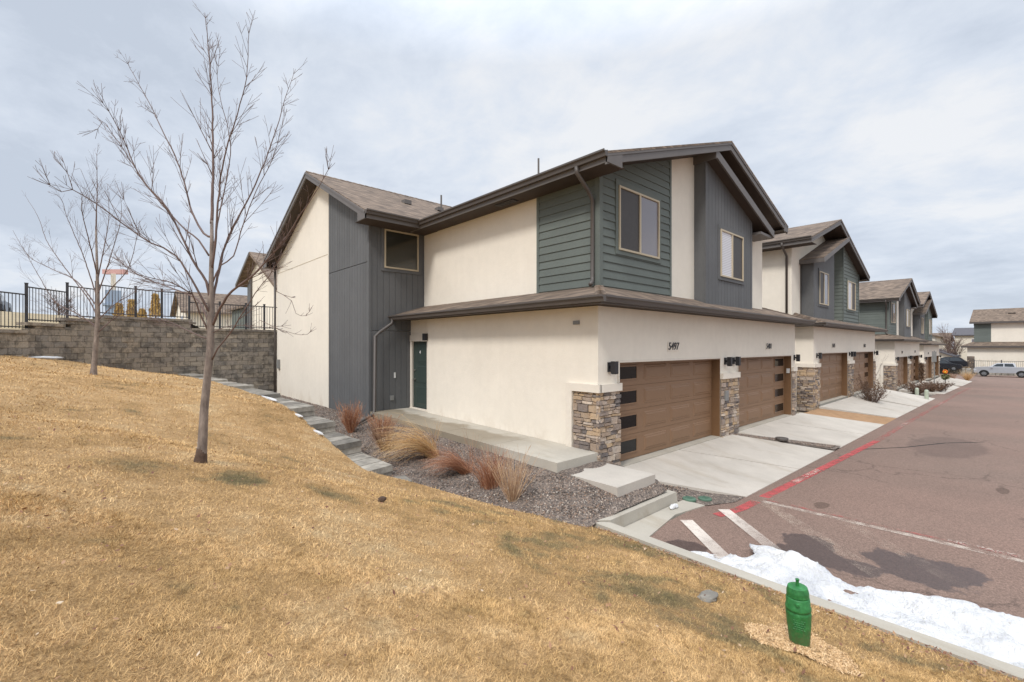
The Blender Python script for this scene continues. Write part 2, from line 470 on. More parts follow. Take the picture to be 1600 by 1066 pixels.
M['shrubtan'] = strandmat('pale_tan_stems', lin(146, 116, 92), lin(186, 154, 124), lin(214, 190, 160))
M['greyrust'] = strandmat('grey_rust_stems', lin(112, 84, 70), lin(148, 114, 92), lin(176, 146, 122))
t = NT('weathered_green_paint')
sp = t.n('ShaderNodeSeparateXYZ'); t.l(t.pos, sp.inputs[0])
n = t.noise(22, 5, .7)
x = t.ramp(n, [(0.3, lin(30, 92, 46)), (0.55, lin(44, 118, 60)), (0.75, lin(66, 138, 80))])
dirt = t.math('MULTIPLY', t.math('ADD', t.math('SUBTRACT', .30, sp.outputs['Z']), t.math('MULTIPLY', t.math('SUBTRACT', t.noise(30, 4, .7), .5), .5)), 6.0, True)
x = t.mix(t.math('MULTIPLY', dirt, .7), x, lin(92, 92, 62))
sc = t.ramp(t.noise(60, 4, .8), [(0.68, g(0)), (0.72, g(1))])
x = t.mix(t.math('MULTIPLY', sc, .6), x, lin(120, 140, 112))
t.col(x); t.rough(t.math('ADD', .38, t.math('MULTIPLY', n, .3))); t.bump(n, .2, .004); M['green_paint'] = t.m
M['green_lid'] = simple('green_lid_plastic', lin(82, 110, 92), 0.7, 0.15)
M['dirt'] = simple('tan_dirt', lin(160, 126, 92), 0.95, 0.2, 4, bump=0.5)
M['mulch'] = simple('wood_chip_mulch', lin(186, 150, 110), 0.95, 0.35, 40, bump=0.9, bs=90)
M['white_text'] = simple('white_number', lin(220, 220, 218), 0.6, 0.03)
M['silver'] = simple('silver_car_paint', lin(176, 178, 182), 0.28, 0.04, metal=0.5)
M['blackcar'] = simple('black_car_paint', lin(30, 32, 38), 0.2, 0.05)
M['tyre'] = simple('tyre_rubber', lin(30, 30, 30), 0.9, 0.1)
M['rim'] = simple('grey_alloy', lin(120, 122, 124), 0.4, 0.1, metal=0.6)
M['lamp_w'] = simple('headlight_lens', lin(200, 204, 208), 0.2, 0.05)
M['pedestal'] = simple('pale_green_plastic', lin(170, 178, 160), 0.5, 0.06)
M['orange'] = simple('orange_petals', lin(236, 128, 30), 0.6, 0.1)
M['yellow'] = simple('yellow_petals', lin(238, 176, 40), 0.6, 0.1)
M['mossy'] = simple('muted_green_leaves', lin(118, 118, 84), 0.9, 0.3, 20)
M['far_white'] = simple('far_cream_wall', lin(216, 208, 192), 0.9, 0.05)
M['far_blue'] = simple('blue_grey_panel', lin(150, 166, 186), 0.8, 0.05)
M['pinkish'] = simple('faded_red_steel', lin(190, 150, 144), 0.7, 0.1)
M['slate'] = simple('dark_slate_roof', lin(86, 84, 88), 0.9, 0.12)
M['terrace'] = simple('upper_ground', lin(158, 142, 112), 0.95, 0.15, 1.5)
M['road_up'] = simple('upper_road', lin(150, 146, 142), 0.9, 0.06)
M['ground'] = simple('dry_ground', lin(138, 118, 92), 0.95, 0.2, 0.8, bump=0.4)

class MB:
    def __init__(s):
        s.v = []; s.f = []; s.t = []; s.k = []
    def cut(s):
        if s.f and (not s.k or s.k[-1][1] < len(s.f)): s.k.append((len(s.v), len(s.f)))
        return s
    def poly(s, pts, tone=0.5):
        i = len(s.v); s.v += [tuple(p) for p in pts]
        s.f.append(tuple(range(i, i + len(pts)))); s.t.append(tone)
    def box(s, x0, x1, y0, y1, z0, z1, tone=0.5):
        s.hexa([(x0, y0, z0), (x1, y0, z0), (x1, y1, z0), (x0, y1, z0), (x0, y0, z1), (x1, y0, z1), (x1, y1, z1), (x0, y1, z1)], tone)
        return s
    def hexa(s, c, tone=0.5):
        i = len(s.v); s.v += [tuple(p) for p in c]
        for f in ((0, 3, 2, 1), (4, 5, 6, 7), (0, 1, 5, 4), (1, 2, 6, 5), (2, 3, 7, 6), (3, 0, 4, 7)):
            s.f.append(tuple(i + k for k in f)); s.t.append(tone)
    def loft(s, bottom, top, tone=0.5):
        n = len(bottom); i = len(s.v)
        s.v += [tuple(p) for p in bottom] + [tuple(p) for p in top]
        s.f.append(tuple(i + k for k in reversed(range(n)))); s.t.append(tone)
        s.f.append(tuple(i + n + k for k in range(n))); s.t.append(tone)
        for k in range(n):
            s.f.append((i + k, i + (k + 1) % n, i + n + (k + 1) % n, i + n + k)); s.t.append(tone)
    def slab(s, pts, th, tone=0.5):
        s.loft([(p[0], p[1], p[2] - th) for p in pts], pts, tone)
    def tube(s, pts, rad, n=6, cap=True, tone=0.5):
        P = [Vector(p) for p in pts]
        if isinstance(rad, (int, float)): rad = [rad] * len(P)
        i0 = len(s.v)
        up = Vector((0, 0, 1))
        d0 = (P[1] - P[0]).normalized()
        a_ = d0.cross(up)
        if a_.length < 1e-3: a_ = Vector((1, 0, 0))
        a_.normalize()
        for k, p in enumerate(P):
            d = (P[min(k + 1, len(P) - 1)] - P[max(k - 1, 0)]).normalized()
            a_ = (a_ - d * a_.dot(d)).normalized()
            b_ = d.cross(a_)
            for j in range(n):
                w = 2 * math.pi * j / n
                s.v.append(tuple(p + (a_ * math.cos(w) + b_ * math.sin(w)) * rad[k]))
        for k in range(len(P) - 1):
            for j in range(n):
                s.f.append((i0 + k * n + j, i0 + k * n + (j + 1) % n, i0 + (k + 1) * n + (j + 1) % n, i0 + (k + 1) * n + j)); s.t.append(tone)
        if cap:
            s.f.append(tuple(i0 + j for j in reversed(range(n)))); s.t.append(tone)
            s.f.append(tuple(i0 + (len(P) - 1) * n + j for j in range(n))); s.t.append(tone)
    def lathe(s, c, prof, n=20, tone=0.5):
        s.tube([(c[0], c[1], c[2] + h) for r, h in prof], [max(r, 1e-3) for r, h in prof], n, True, tone)

def link(name, m, mat, parent=None, smooth=False, label=None, cat=None, group=None, kind=None):
    if m.k:
        m.cut(); v0 = f0 = 0; first = None
        for (v1, f1) in m.k:
            q = MB(); q.v = m.v[v0:v1]; q.f = [tuple(i - v0 for i in f) for f in m.f[f0:f1]]; q.t = m.t[f0:f1]
            if q.f:
                o = link(name, q, mat, parent, smooth, label, cat, group, kind)
                first = first or o
            v0, f0 = v1, f1
        return first
    me = bpy.data.meshes.new(name)
    off = parent.location if (parent is not None and parent.parent is None) else None
    if parent is not None and parent.parent is not None: off = parent.parent.location
    if parent is not None and parent.type == 'MESH' and parent.parent is None: off = parent.location
    v = m.v
    if off is not None:
        v = [(p[0] - off[0], p[1] - off[1], p[2] - off[2]) for p in v]
    me.from_pydata(v, [], m.f)
    at = me.attributes.new('tone', 'FLOAT', 'FACE')
    at.data.foreach_set('value', m.t)
    if smooth:
        me.polygons.foreach_set('use_smooth', [True] * len(me.polygons))
    bm = bmesh.new(); bm.from_mesh(me)
    bmesh.ops.recalc_face_normals(bm, faces=bm.faces)
    bm.to_mesh(me); bm.free()
    me.materials.append(mat)
    o = bpy.data.objects.new(name, me)
    C.objects.link(o)
    if parent is not None: o.parent = parent
    tag(o, label, cat, group, kind)
    return o

def np_mesh(name, verts, faces, tone, mat, k=3, parent=None, **kw):
    me = bpy.data.meshes.new(name)
    nf = len(faces)
    me.vertices.add(len(verts)); me.vertices.foreach_set('co', np.asarray(verts, np.float32).ravel())
    me.loops.add(nf * k); me.loops.foreach_set('vertex_index', np.asarray(faces, np.int32).ravel())
    me.polygons.add(nf); me.polygons.foreach_set('loop_start', np.arange(0, nf * k, k, dtype=np.int32))
    me.polygons.foreach_set('loop_total', np.full(nf, k, np.int32))
    me.update(calc_edges=True)
    at = me.attributes.new('tone', 'FLOAT', 'FACE'); at.data.foreach_set('value', np.asarray(tone, np.float32))
    me.materials.append(mat)
    o = bpy.data.objects.new(name, me); C.objects.link(o)
    if parent is not None: o.parent = parent
    tag(o, kw.get('label'), kw.get('cat'), kw.get('group'), kw.get('kind'))
    return o

def tag(o, label=None, cat=None, group=None, kind=None):
    if label: o['label'] = label
    if cat: o['category'] = cat
    if group: o['group'] = group
    if kind: o['kind'] = kind

def thing(name, loc, label, cat, group=None, kind=None):
    o = bpy.data.objects.new(name, None); C.objects.link(o)
    o.location = loc; o.empty_display_size = 0.2
    tag(o, label, cat, group, kind)
    return o

# ------------------------------------------------------------------ terrain functions
CP = np.array([
 (0, 0, 1.05), (-3, -3, 1.45), (-8, 0, 2.2), (-8, 12, 2.9), (0, -5, 1.0), (5.45, 4.2, -.12), (5.45, 0, -.12), (5.45, -5, -.12), (3, 0, .42), (3, 2.5, .42),
 (4.95, 5.2, -.02), (4.5, 6.6, .03), (4.15, 7.5, .10), (3.7, 8.3, .27), (3.65, 9.7, .51), (3.65, 11.1, .75), (3.6, 12.4, .98), (3.55, 15.2, 1.12), (3.4, 17.8, 1.20), (3.1, 20, 1.28),
 (3.2, 24.1, 1.3), (1, 23.4, 1.57), (-.56, 22.1, 2.02), (-2, 20.1, 2.29), (-5, 17, 2.6), (0, 16.2, 1.80), (.95, 6.6, 1.17), (0, 10, 1.5), (2.4, 12, 1.22), (2.4, 8, .74), (-20, 5, 3.6), (-20,-10,3.2), (-8, -10, 2.0)], float)
def _tps(r): return np.where(r > 1e-9, r * r * np.log(np.maximum(r, 1e-9)), 0)
_n = len(CP)
_K = _tps(np.hypot(CP[:, None, 0] - CP[None, :, 0], CP[:, None, 1] - CP[None, :, 1])) + np.eye(_n) * 0.8
_P = np.c_[np.ones(_n), CP[:, :2]]
_A = np.block([[_K, _P], [_P.T, np.zeros((3, 3))]])
_w = np.linalg.solve(_A, np.r_[CP[:, 2], 0, 0, 0])
def H(x, y):
    x = np.asarray(x, float); y = np.asarray(y, float)
    r = _tps(np.hypot(x[..., None] - CP[:, 0], y[..., None] - CP[:, 1]))
    return r @ _w[:_n] + _w[_n] + _w[_n + 1] * x + _w[_n + 2] * y
def Hs(x, y): return float(H(np.array([x]), np.array([y]))[0])
BY = np.array([-60, 4.15, 4.2, 5.2, 6.6, 7.5, 8.1, 9.6, 11.0, 12.2, 15.0, 17.5, 20, 22, 26])
BX = np.array([5.5, 5.5, 5.45, 4.95, 4.5, 4.22, 3.74, 3.74, 3.74, 3.70, 3.64, 3.48, 3.17, 2.88, 2.6])
def bx(y): return np.interp(y, BY, BX)
def gz(x, y):     # gravel bed
    base = np.interp(y, [3.4, 4.3, 6, 8, 12, 16, 23], [-.27, -.09, -.02, .05, .25, .32, .34])
    return base + np.clip(np.asarray(x) - 5.0, 0, 1.3) * np.interp(y, [4.25, 4.4, 5.4, 8, 12, 14], [.06, .16, .235, .22, .15, .03])
def SZ(x): return np.interp(x, [-100, 9, 25, 44, 74, 93, 300], [-.28, -.28, -.48, -.78, -1.45, -1.7, -1.9])

# ------------------------------------------------------------------ big setting
m = MB()
m.poly([(-1500, -1500, -4.0), (1500, -1500, -4.0), (1500, 1500, -4.0), (-1500, 1500, -4.0)])
link('ground', m, M['ground'], kind='structure')
def grid_obj(name, xs_fn, ys, nx, zfn, mat, kind='structure', jitter=0):
    ys = np.asarray(ys); V = []; 
    for y in ys:
        x0, x1 = xs_fn(y)
        xs = np.linspace(x0, x1, nx)
        z = zfn(xs, np.full(nx, y))
        V.append(np.c_[xs, np.full(nx, y), z])
    V = np.concatenate(V)
    F = [(r * nx + c, r * nx + c + 1, (r + 1) * nx + c + 1, (r + 1) * nx + c) for r in range(len(ys) - 1) for c in range(nx - 1)]
    o = np_mesh(name, V, F, np.full(len(F), .5), mat, 4, kind=kind)
    o.data.polygons.foreach_set('use_smooth', [True] * len(F))
    return o
def lawn_z(x, y):
    return H(x, y) + 0.02 * np.sin(x * 2.3 + y) * np.cos(y * 1.7 - x * .6)
# wall line, needed to stop the lawn
WL = [(-14, 8.5), (-9, 13.2), (-5, 17), (-2, 20.1), (-.56, 22.1), (1, 23.4), (3.2, 24.1), (6.5, 24.3), (14, 24.5)]
grid_obj('lawn', lambda y: (-14.0, float(bx(y))), np.r_[np.linspace(-14, 0, 20), np.linspace(.3, 24.4, 80)], 90, lawn_z, M['lawn'])
# gravel bed
def gravel_z(x, y): return gz(x, y) + 0.012 * np.sin(x * 9) * np.cos(y * 8)
grid_obj('gravel_bed', lambda y: (float(bx(y)) - .25, 7.5 if y > 5.7 else 7.56), np.linspace(4.2, 24, 100), 40, gravel_z, M['gravel'])
VR = [(5.63, 7.4, 8.0, -.09, -.09), (4.9, 7.4, 8.3, -.16, -.16), (4.3, 7.4, 8.6, -.22, -.22), (4.06, 7.76, 8.8, -.255, -.255), (3.7, 8.02, 9.0, -.266, -.266), (3.44, 8.6, 9.15, -.272, -.272)]
V = [(xa + (xb - xa) * u, y, za + (zb - za) * u) for (y, xa, xb, za, zb) in VR for u in (0, .5, 1)]
F = [(r * 3 + c, r * 3 + c + 1, (r + 1) * 3 + c + 1, (r + 1) * 3 + c) for r in range(5) for c in range(2)]
np_mesh('gravel_verge', V, F, np.full(len(F), .5), M['gravel'], 4, kind='structure')
V = [(13.7, 5.7, -.05), (14.25, 5.7, -.05), (15.85, 3.4, -.31), (15.15, 3.4, -.31)]
np_mesh('gravel_strip', V, [(0, 1, 2, 3)], np.full(1, .5), M['gravel'], 4, kind='structure')
# asphalt: one sheet following the fall of the street
ys = [-60, -30, -12, -6, -2, 0, 2, 3.0, 3.8]
xs = [5.6, 7, 9, 12, 16, 20, 25, 35, 44, 55, 65, 74, 85, 93, 105, 140]
V = [(x, y, float(SZ(x)) - (0.02 if x < 7 else 0)) for y in ys for x in xs]
F = [(r * len(xs) + c, r * len(xs) + c + 1, (r + 1) * len(xs) + c + 1, (r + 1) * len(xs) + c) for r in range(len(ys) - 1) for c in range(len(xs) - 1)]
np_mesh('road', V, F, np.full(len(F), .5), M['asphalt'], 4, kind='structure')
# cross street beyond the row, running along Y
V = [(x, y, float(SZ(x)) - .006) for y in (3.5, 20, 60, 200) for x in (76, 85, 93, 98)]
F = [(r * 4 + c, r * 4 + c + 1, (r + 1) * 4 + c + 1, (r + 1) * 4 + c) for r in range(3) for c in range(3)]
np_mesh('cross_road', V, F, np.full(len(F), .5), M['asphalt'], 4, kind='structure')
# dirt yard under and between the buildings
V = []; xs2 = [7.4, 9, 14, 19, 25, 35, 44, 55, 65, 72]
for y in (3.6, 5.6, 30): V += [(x, y, float(SZ(x)) - .03 + (0.0 if y < 5 else (-.1 if y < 6 else -.1))) for x in xs2]
F = [(r * 10 + c, r * 10 + c + 1, (r + 1) * 10 + c + 1, (r + 1) * 10 + c) for r in range(2) for c in range(9)]
np_mesh('yard_ground', V, F, np.full(len(F), .5), M['gravel'], 4, kind='structure')
# driveways
def driveway(gx0, gx1, sx0, sx1, zf, name='driveway', mat=None, ygap=5.64, ys_=3.42, lift=0.0, joints=True):
    m = MB()
    n = 6; ny = 6
    def P(u, v, cut=0):
        x = (gx0 + (gx1 - gx0) * u) * (1 - v) + (sx0 + (sx1 - sx0) * u) * v
        y = ygap + (ys_ - ygap) * v
        z = (zf - .02) * (1 - v) + (float(SZ(x)) + .012) * v + 0.05 * math.sin(math.pi * v) * 0 + lift
        return (x, y, z)
    def cell(u0, u1, v0, v1):
        top = [P(u0, v0), P(u0, v1), P(u1, v1), P(u1, v0)]
        m.slab(top, .16)
    if joints:
        g_ = .004
        for (u0, u1) in ((0, .5 - g_), (.5 + g_, 1)):
            cell(u0, u1, 0, 1)
    else:
        cell(0, 1, 0, 1)
    return link(name, m, mat or M['conc'], kind='structure')
driveway(7.75, 13.75, 9.05, 15.25, 0.0)
driveway(14.15, 20.2, 15.75, 22.3, 0.0)
driveway(20.3, 22.6, 22.4, 24.9, -.04, 'dirt_strip', M['dirt'], lift=-.01, joints=False)
driveway(22.7, 28.6, 25.0, 31.0, .02)
driveway(29.2, 35.4, 31.4, 38.4, .02)
driveway(41.9, 48, 43.6, 50.0, -.5)
driveway(48.4, 54.6, 50.4, 56.6, -.5)
driveway(57.2, 63.0, 59.0, 65.2, -.75)
driveway(63.6, 70, 65.6, 73.0, -.75)
# entry walk beside the garage wall
m = MB()
for (y0, y1) in ((5.62, 7.48), (7.49, 9.3), (9.31, 11.2), (11.21, 13.2)):
    zt0, zt1 = .43 + (y0 - 5.6) * .018, .43 + (y1 - 5.6) * .018
    xo0 = 6.22; xo1 = 6.22 if y1 < 12 else 6.2
    m.loft([(xo0, y0, -.2), (7.55, y0, -.2), (7.55, y1, -.2), (xo1, y1, -.2)], [(xo0, y0, zt0), (7.55, y0, zt0), (7.55, y1, zt1), (xo1, y1, zt1)])
link('entry_walk', m, M['walk'], kind='structure')
m = MB(); m.box(6.29, 7.45, 4.37, 5.61, -.25, .255); link('step_pad', m, M['conc'], kind='structure')
# kerb: a stub along the bed, then the long kerb beside the lawn
m = MB()
m.loft([(5.72, 4.08, -.4), (7.74, 4.08, -.4), (7.74, 4.30, -.4), (5.5, 4.30, -.4)], [(5.74, 4.11, -.06), (7.72, 4.11, -.06), (7.72, 4.28, -.06), (5.52, 4.28, -.06)])
link('kerb', m, M['curb'], kind='structure')
m = MB()
yy = [4.295, 1.6, 1.588, -2.0, -2.012, -6, -6.012, -14]
for i in range(0, len(yy), 2):
    y0, y1 = yy[i], yy[i + 1]
    m.loft([(5.50, y1, -.4), (5.74, y1, -.4), (5.74, y0 - (.215 if i == 0 else 0), -.4), (5.50, y0, -.4)],
           [(5.51, y1, -.115), (5.69, y1, -.12), (5.70, y0 - (.21 if i == 0 else 0), -.075 if i == 0 else -.12), (5.51, y0, -.07 if i == 0 else -.115)])
link('kerb', m, M['curb'], kind='structure')
m = MB(); m.loft([(5.74, 3.62, -.5), (7.2, 3.85, -.5), (8.0, 3.72, -.5), (7.9, 4.08, -.5), (5.74, 4.08, -.5)],
                 [(5.74, 3.62, -.272), (7.2, 3.85, -.262), (8.0, 3.72, -.262), (7.9, 4.08, -.235), (5.74, 4.08, -.24)])
link('gutter_pan', m, M['curb'], kind='structure')

# ------------------------------------------------------------------ road paint
def strip(name, pts, w, mat, lift=.006):
    m = MB()
    for k in range(len(pts) - 1):
        a_ = Vector((*pts[k], 0)); b_ = Vector((*pts[k + 1], 0))
        L = (b_ - a_).length; n = max(1, int(L / 3))
        d = (b_ - a_) / L; q = Vector((-d.y, d.x, 0)) * w / 2
        for i in range(n):
            p0 = a_ + d * L * i / n; p1 = a_ + d * L * (i + 1) / n
            c = []
            for p in (p0 - q, p1 - q, p1 + q, p0 + q):
                c.append((p.x, p.y, float(SZ(p.x)) + lift))
            m.poly(c)
    return link(name, m, mat, kind='structure')
strip('red_kerb_line', [(7.7, 3.38), (8.3, 3.24)], .17, M['red'])
strip('red_kerb_line', [(8.3, 3.24), (12.2, 3.10), (18, 2.94)], .17, M['red'], .0065)
strip('red_kerb_line', [(18.05, 2.94), (56, 2.75)], .18, M['red_faint'])
strip('white_stall_line', [(9.02, 3.13), (9.08, -9)], .13, M['wpaint'])
strip('red_stall_line', [(9.17, 3.1), (9.24, -9)], .07, M['red_faint'])
strip('hatch_stripe', [(7.12, 3.62), (6.2, 2.6)], .2, M['hatch'], .009)
strip('hatch_stripe', [(8.06, 3.42), (6.6, 1.85)], .2, M['hatch'], .010)
strip('hatch_stripe', [(8.95, 3.05), (7.1, 1.1)], .24, M['wghost'], .008)
strip('hatch_stripe', [(8.98, 1.9), (7.5, .35)], .24, M['wghost'], .008)
strip('asphalt_crack_seal', [(16.0, 3.0), (17.4, 2.2), (19.2, 1.5), (20.4, .7)], .05, M['tyre'], .004)
def text_mesh(name, body, size, mat, matrix, parent=None, extrude=.006, kind=None, bold=0.0, shear=0.0, sx=1.0):
    cu = bpy.data.curves.new(name, 'FONT'); cu.body = body; cu.size = size; cu.extrude = extrude
    cu.offset = bold; cu.align_x = 'CENTER'; cu.align_y = 'CENTER'; cu.shear = shear
    o = bpy.data.objects.new(name, cu); C.objects.link(o)
    dg = bpy.context.evaluated_depsgraph_get()
    me = bpy.data.meshes.new_from_object(o.evaluated_get(dg))
    bpy.data.objects.remove(o); bpy.data.curves.remove(cu)
    me.transform(matrix)
    me.name = name
    me.materials.clear(); me.materials.append(mat)
    off = None
    if parent is not None:
        off = parent.location if parent.parent is None else parent.parent.location
        for v in me.vertices: v.co -= off
    ob = bpy.data.objects.new(name, me); C.objects.link(ob)
    if parent is not None: ob.parent = parent
    if kind: ob['kind'] = kind
    return ob
from mathutils import Matrix
def on_road(x, y, ang):
    return Matrix.Translation((x, y, float(SZ(x)) + .012)) @ Matrix.Rotation(ang, 4, 'Z')
text_mesh('fire_lane_lettering', 'NO PARKING  FIRE LANE', .16, M['wpaint'], on_road(11.5, 3.12, -.035), extrude=.0005, kind='structure', bold=.004)
text_mesh('fire_lane_lettering', 'NO PARKING  FIRE LANE', .16, M['wfaint'], on_road(22.6, 2.92, -.01), extrude=.0005, kind='structure', bold=.004)
text_mesh('fire_lane_lettering', 'NO PARKING  FIRE LANE', .16, M['wfaint'], on_road(34.5, 2.86, -.01), extrude=.0005, kind='structure', bold=.004)
text_mesh('fire_lane_lettering', 'NO PARKING  FIRE LANE', .16, M['wfaint'], on_road(9.2, -.2, -math.pi / 2 + .005), extrude=.0005, kind='structure', bold=.004)

# ------------------------------------------------------------------ wall surfaces
def clip(poly, ax, lo, hi):
    def half(P, val, keep):
        o = []
        for i in range(len(P)):
            a_, b_ = P[i], P[(i + 1) % len(P)]
            ina, inb = keep(a_[ax]), keep(b_[ax])
            if ina: o.append(a_)
            if ina != inb:
                t_ = (val - a_[ax]) / (b_[ax] - a_[ax])
                o.append((a_[0] + (b_[0] - a_[0]) * t_, a_[1] + (b_[1] - a_[1]) * t_))
        return o
    P = half(poly, lo, lambda v: v >= lo)
    if len(P) >= 3: P = half(P, hi, lambda v: v <= hi)
    return P if len(P) >= 3 else None
def place(plane, c):
    # plane 'y': faces -Y ; 'x': faces -X ; 'X': faces +X
    if plane == 'y': return lambda s, z, o: (s, c - o, z)
    if plane == 'x': return lambda s, z, o: (c - o, s, z)
    return lambda s, z, o: (c + o, s, z)
def lap(m, poly, plane, c, pitch=.182, base=None):
    P = place(plane, c); zs = [p[1] for p in poly]
    z = base if base is not None else min(zs)
    while z < max(zs):
        q = clip(poly, 1, z, z + pitch)
        if q:
            tn = random.random()
            f = lambda zz: .028 - .022 * ((zz - z) / pitch)
            m.loft([P(s, zz, -.02) for s, zz in q], [P(s, zz, f(zz)) for s, zz in q], tn)
        z += pitch
def grooved(m, poly, plane, c, pitch=.203, gap=.012):
    P = place(plane, c); ss = [p[0] for p in poly]
    m.loft([P(s, z, -.04) for s, z in poly], [P(s, z, .004) for s, z in poly], .5)
    s0 = min(ss)
    while s0 < max(ss):
        q = clip(poly, 0, s0, min(s0 + pitch - gap, max(ss)))
        if q:
            m.loft([P(s, z, .004) for s, z in q], [P(s, z, .016) for s, z in q], random.random())
        s0 += pitch
def plain(m, poly, plane, c, th=.15):
    P = place(plane, c)
    m.loft([P(s, z, -th) for s, z in poly], [P(s, z, 0) for s, z in poly], .5)
def bar(m, plane, c, s0, s1, z0, z1, o0, o1, tone=.5):
    P = place(plane, c)
    m.loft([P(s0, z0, o0), P(s1, z0, o0), P(s1, z1, o0), P(s0, z1, o0)], [P(s0, z0, o1), P(s1, z0, o1), P(s1, z1, o1), P(s0, z1, o1)], tone)
def stones(m, plane, c, s0, s1, z0, z1, rs):
    P = place(plane, c); z = z0
    while z < z1 - .01:
        h = min(rs.choice([.055, .07, .085, .1, .13, .16]), z1 - z)
        if z1 - z - h < .04: h = z1 - z
        s = s0
        while s < s1 - .01:
            w = min(rs.uniform(.12, .34), s1 - s)
            if s1 - s - w < .07: w = s1 - s
            sub = [(z, h)]
            if h > .09 and rs.random() < .45:
                q_ = rs.uniform(.38, .62); sub = [(z, h * q_), (z + h * q_, h * (1 - q_))]
            for zz, hh in sub:
                d = rs.uniform(.03, .065); g_ = .002
                j = lambda: rs.uniform(-.016, .016)
                a0, a1, b0, b1 = s + g_, s + w - g_, zz + g_, zz + hh - g_
                base = [(a0, b0), (a1, b0), (a1, b1), (a0, b1)]
                inn = .012
                front = [(a0 + inn + j(), b0 + inn * .7 + j() * .5), ((a0 + a1) / 2, b0 + inn * .4 + j() * .5), (a1 - inn + j(), b0 + inn * .7 + j() * .5),
                         (a1 - inn + j(), b1 - inn * .7 + j() * .5), ((a0 + a1) / 2, b1 - inn * .4 + j() * .5), (a0 + inn + j(), b1 - inn * .7 + j() * .5)]
                bb = [(a0, b0), ((a0 + a1) / 2, b0), (a1, b0), (a1, b1), ((a0 + a1) / 2, b1), (a0, b1)]
                m.loft([P(x_, y_, .0) for x_, y_ in bb], [P(x_, y_, d + rs.uniform(-.008, .008)) for x_, y_ in front], rs.random())
            s += w
        z += h

def window(root, plane, c, s0, s1, z0, z1, left='glass', right='glass', trim=None, split=True, frame='tan'):
    m = MB(); f = .045
    bar(m, plane, c, s0, s1, z0, z0 + f, -.02, .06); bar(m, plane, c, s0, s1, z1 - f, z1, -.02, .06)
    bar(m, plane, c, s0, s0 + f, z0 + f, z1 - f, -.02, .06); bar(m, plane, c, s1 - f, s1, z0 + f, z1 - f, -.02, .06)
    mid = (s0 + s1) / 2
    if split: bar(m, plane, c, mid - .03, mid + .03, z0 + f, z1 - f, -.02, .055)
    w = link('window', m, M[frame], root)
    if trim:
        m = MB(); b_ = .10
        bar(m, plane, c, s0 - b_, s1 + b_, z0 - b_, z0 - .002, .0, .036); bar(m, plane, c, s0 - b_, s1 + b_, z1 + .002, z1 + b_ + .03, .0, .036)
        bar(m, plane, c, s0 - b_, s0 - .002, z0, z1, .0, .033); bar(m, plane, c, s1 + .002, s1 + b_, z0, z1, .0, .033)
        link('window_trim', m, M[trim], w)
    if split:
        for (a0, a1, mm) in ((s0 + f, mid - .03, left), (mid + .03, s1 - f, right)):
            m = MB(); bar(m, plane, c, a0, a1, z0 + f, z1 - f, .018, .03); link('pane', m, M[mm], w)
    else:
        m = MB(); bar(m, plane, c, s0 + f, s1 - f, z0 + f, z1 - f, .018, .03); link('pane', m, M[left], w)
    return w

def garage_door(root, x0, x1, yp, zf, wcol, h=2.2):
    m = MB(); W_ = x1 - x0; cw = W_ / 4; rh = h / 4
    for r in range(4):
        z0 = zf + r * rh
        m.box(x0, x1, yp, yp + .05, z0 + .003, z0 + rh - .003, .5)
        for c_ in range(4):
            if c_ == wcol: continue
            a0 = x0 + c_ * cw + .10; a1 = x0 + (c_ + 1) * cw - .10
            b0 = z0 + .10; b1 = z0 + rh - .09
            # raised panel: outer bead, then bevelled field
            o = yp
            m.loft([(a0, o, b0), (a1, o, b0), (a1, o, b1), (a0, o, b1)], [(a0 + .02, o - .012, b0 + .02), (a1 - .02, o - .012, b0 + .02), (a1 - .02, o - .012, b1 - .02), (a0 + .02, o - .012, b1 - .02)], .6)
            m.loft([(a0 + .05, o - .012, b0 + .05), (a1 - .05, o - .012, b0 + .05), (a1 - .05, o - .012, b1 - .05), (a0 + .05, o - .012, b1 - .05)],
                   [(a0 + .07, o - .022, b0 + .07), (a1 - .07, o - .022, b0 + .07), (a1 - .07, o - .022, b1 - .07), (a0 + .07, o - .022, b1 - .07)], .6)
    d = link('garage_door', m, M['garage'], root)
    if wcol is not None and wcol >= 0:
        for r in range(4):
            z0 = zf + r * rh; a0 = x0 + wcol * cw + (.05 if wcol == 0 else .14); a1 = x0 + (wcol + 1) * cw - (.20 if wcol == 0 else .10)
            m = MB()
            b0, b1 = z0 + .13, z0 + rh - .09
            for q in ((a0, a1, b0, b0 + .03), (a0, a1, b1 - .03, b1), (a0, a0 + .03, b0 + .03, b1 - .03), (a1 - .03, a1, b0 + .03, b1 - .03)):
                m.box(q[0], q[1], yp - .02, yp + .01, q[2], q[3])
            w = link('door_window', m, M['garage'], d)
            m = MB(); m.box(a0 + .03, a1 - .03, yp - .010, yp + .004, b0 + .03, b1 - .03); link('window_pane', m, M['glass_dark'], d)
    return d

def lamp(root, x, y, z, plane='y', mir=1):
    m = MB()
    m.box(x - .06, x + .06, y - .03, y, z - .1, z + .1)
    m.box(x - .02, x + .02, y - .08, y - .03, z - .03, z + .03)
    m.box(x - .055, x + .055, y - .19, y - .08, z - .13, z + .12)
    m.box(x - .045, x + .045, y - .18, y - .09, z - .14, z - .13)
    return link('wall_lamp', m, M['black'], root)

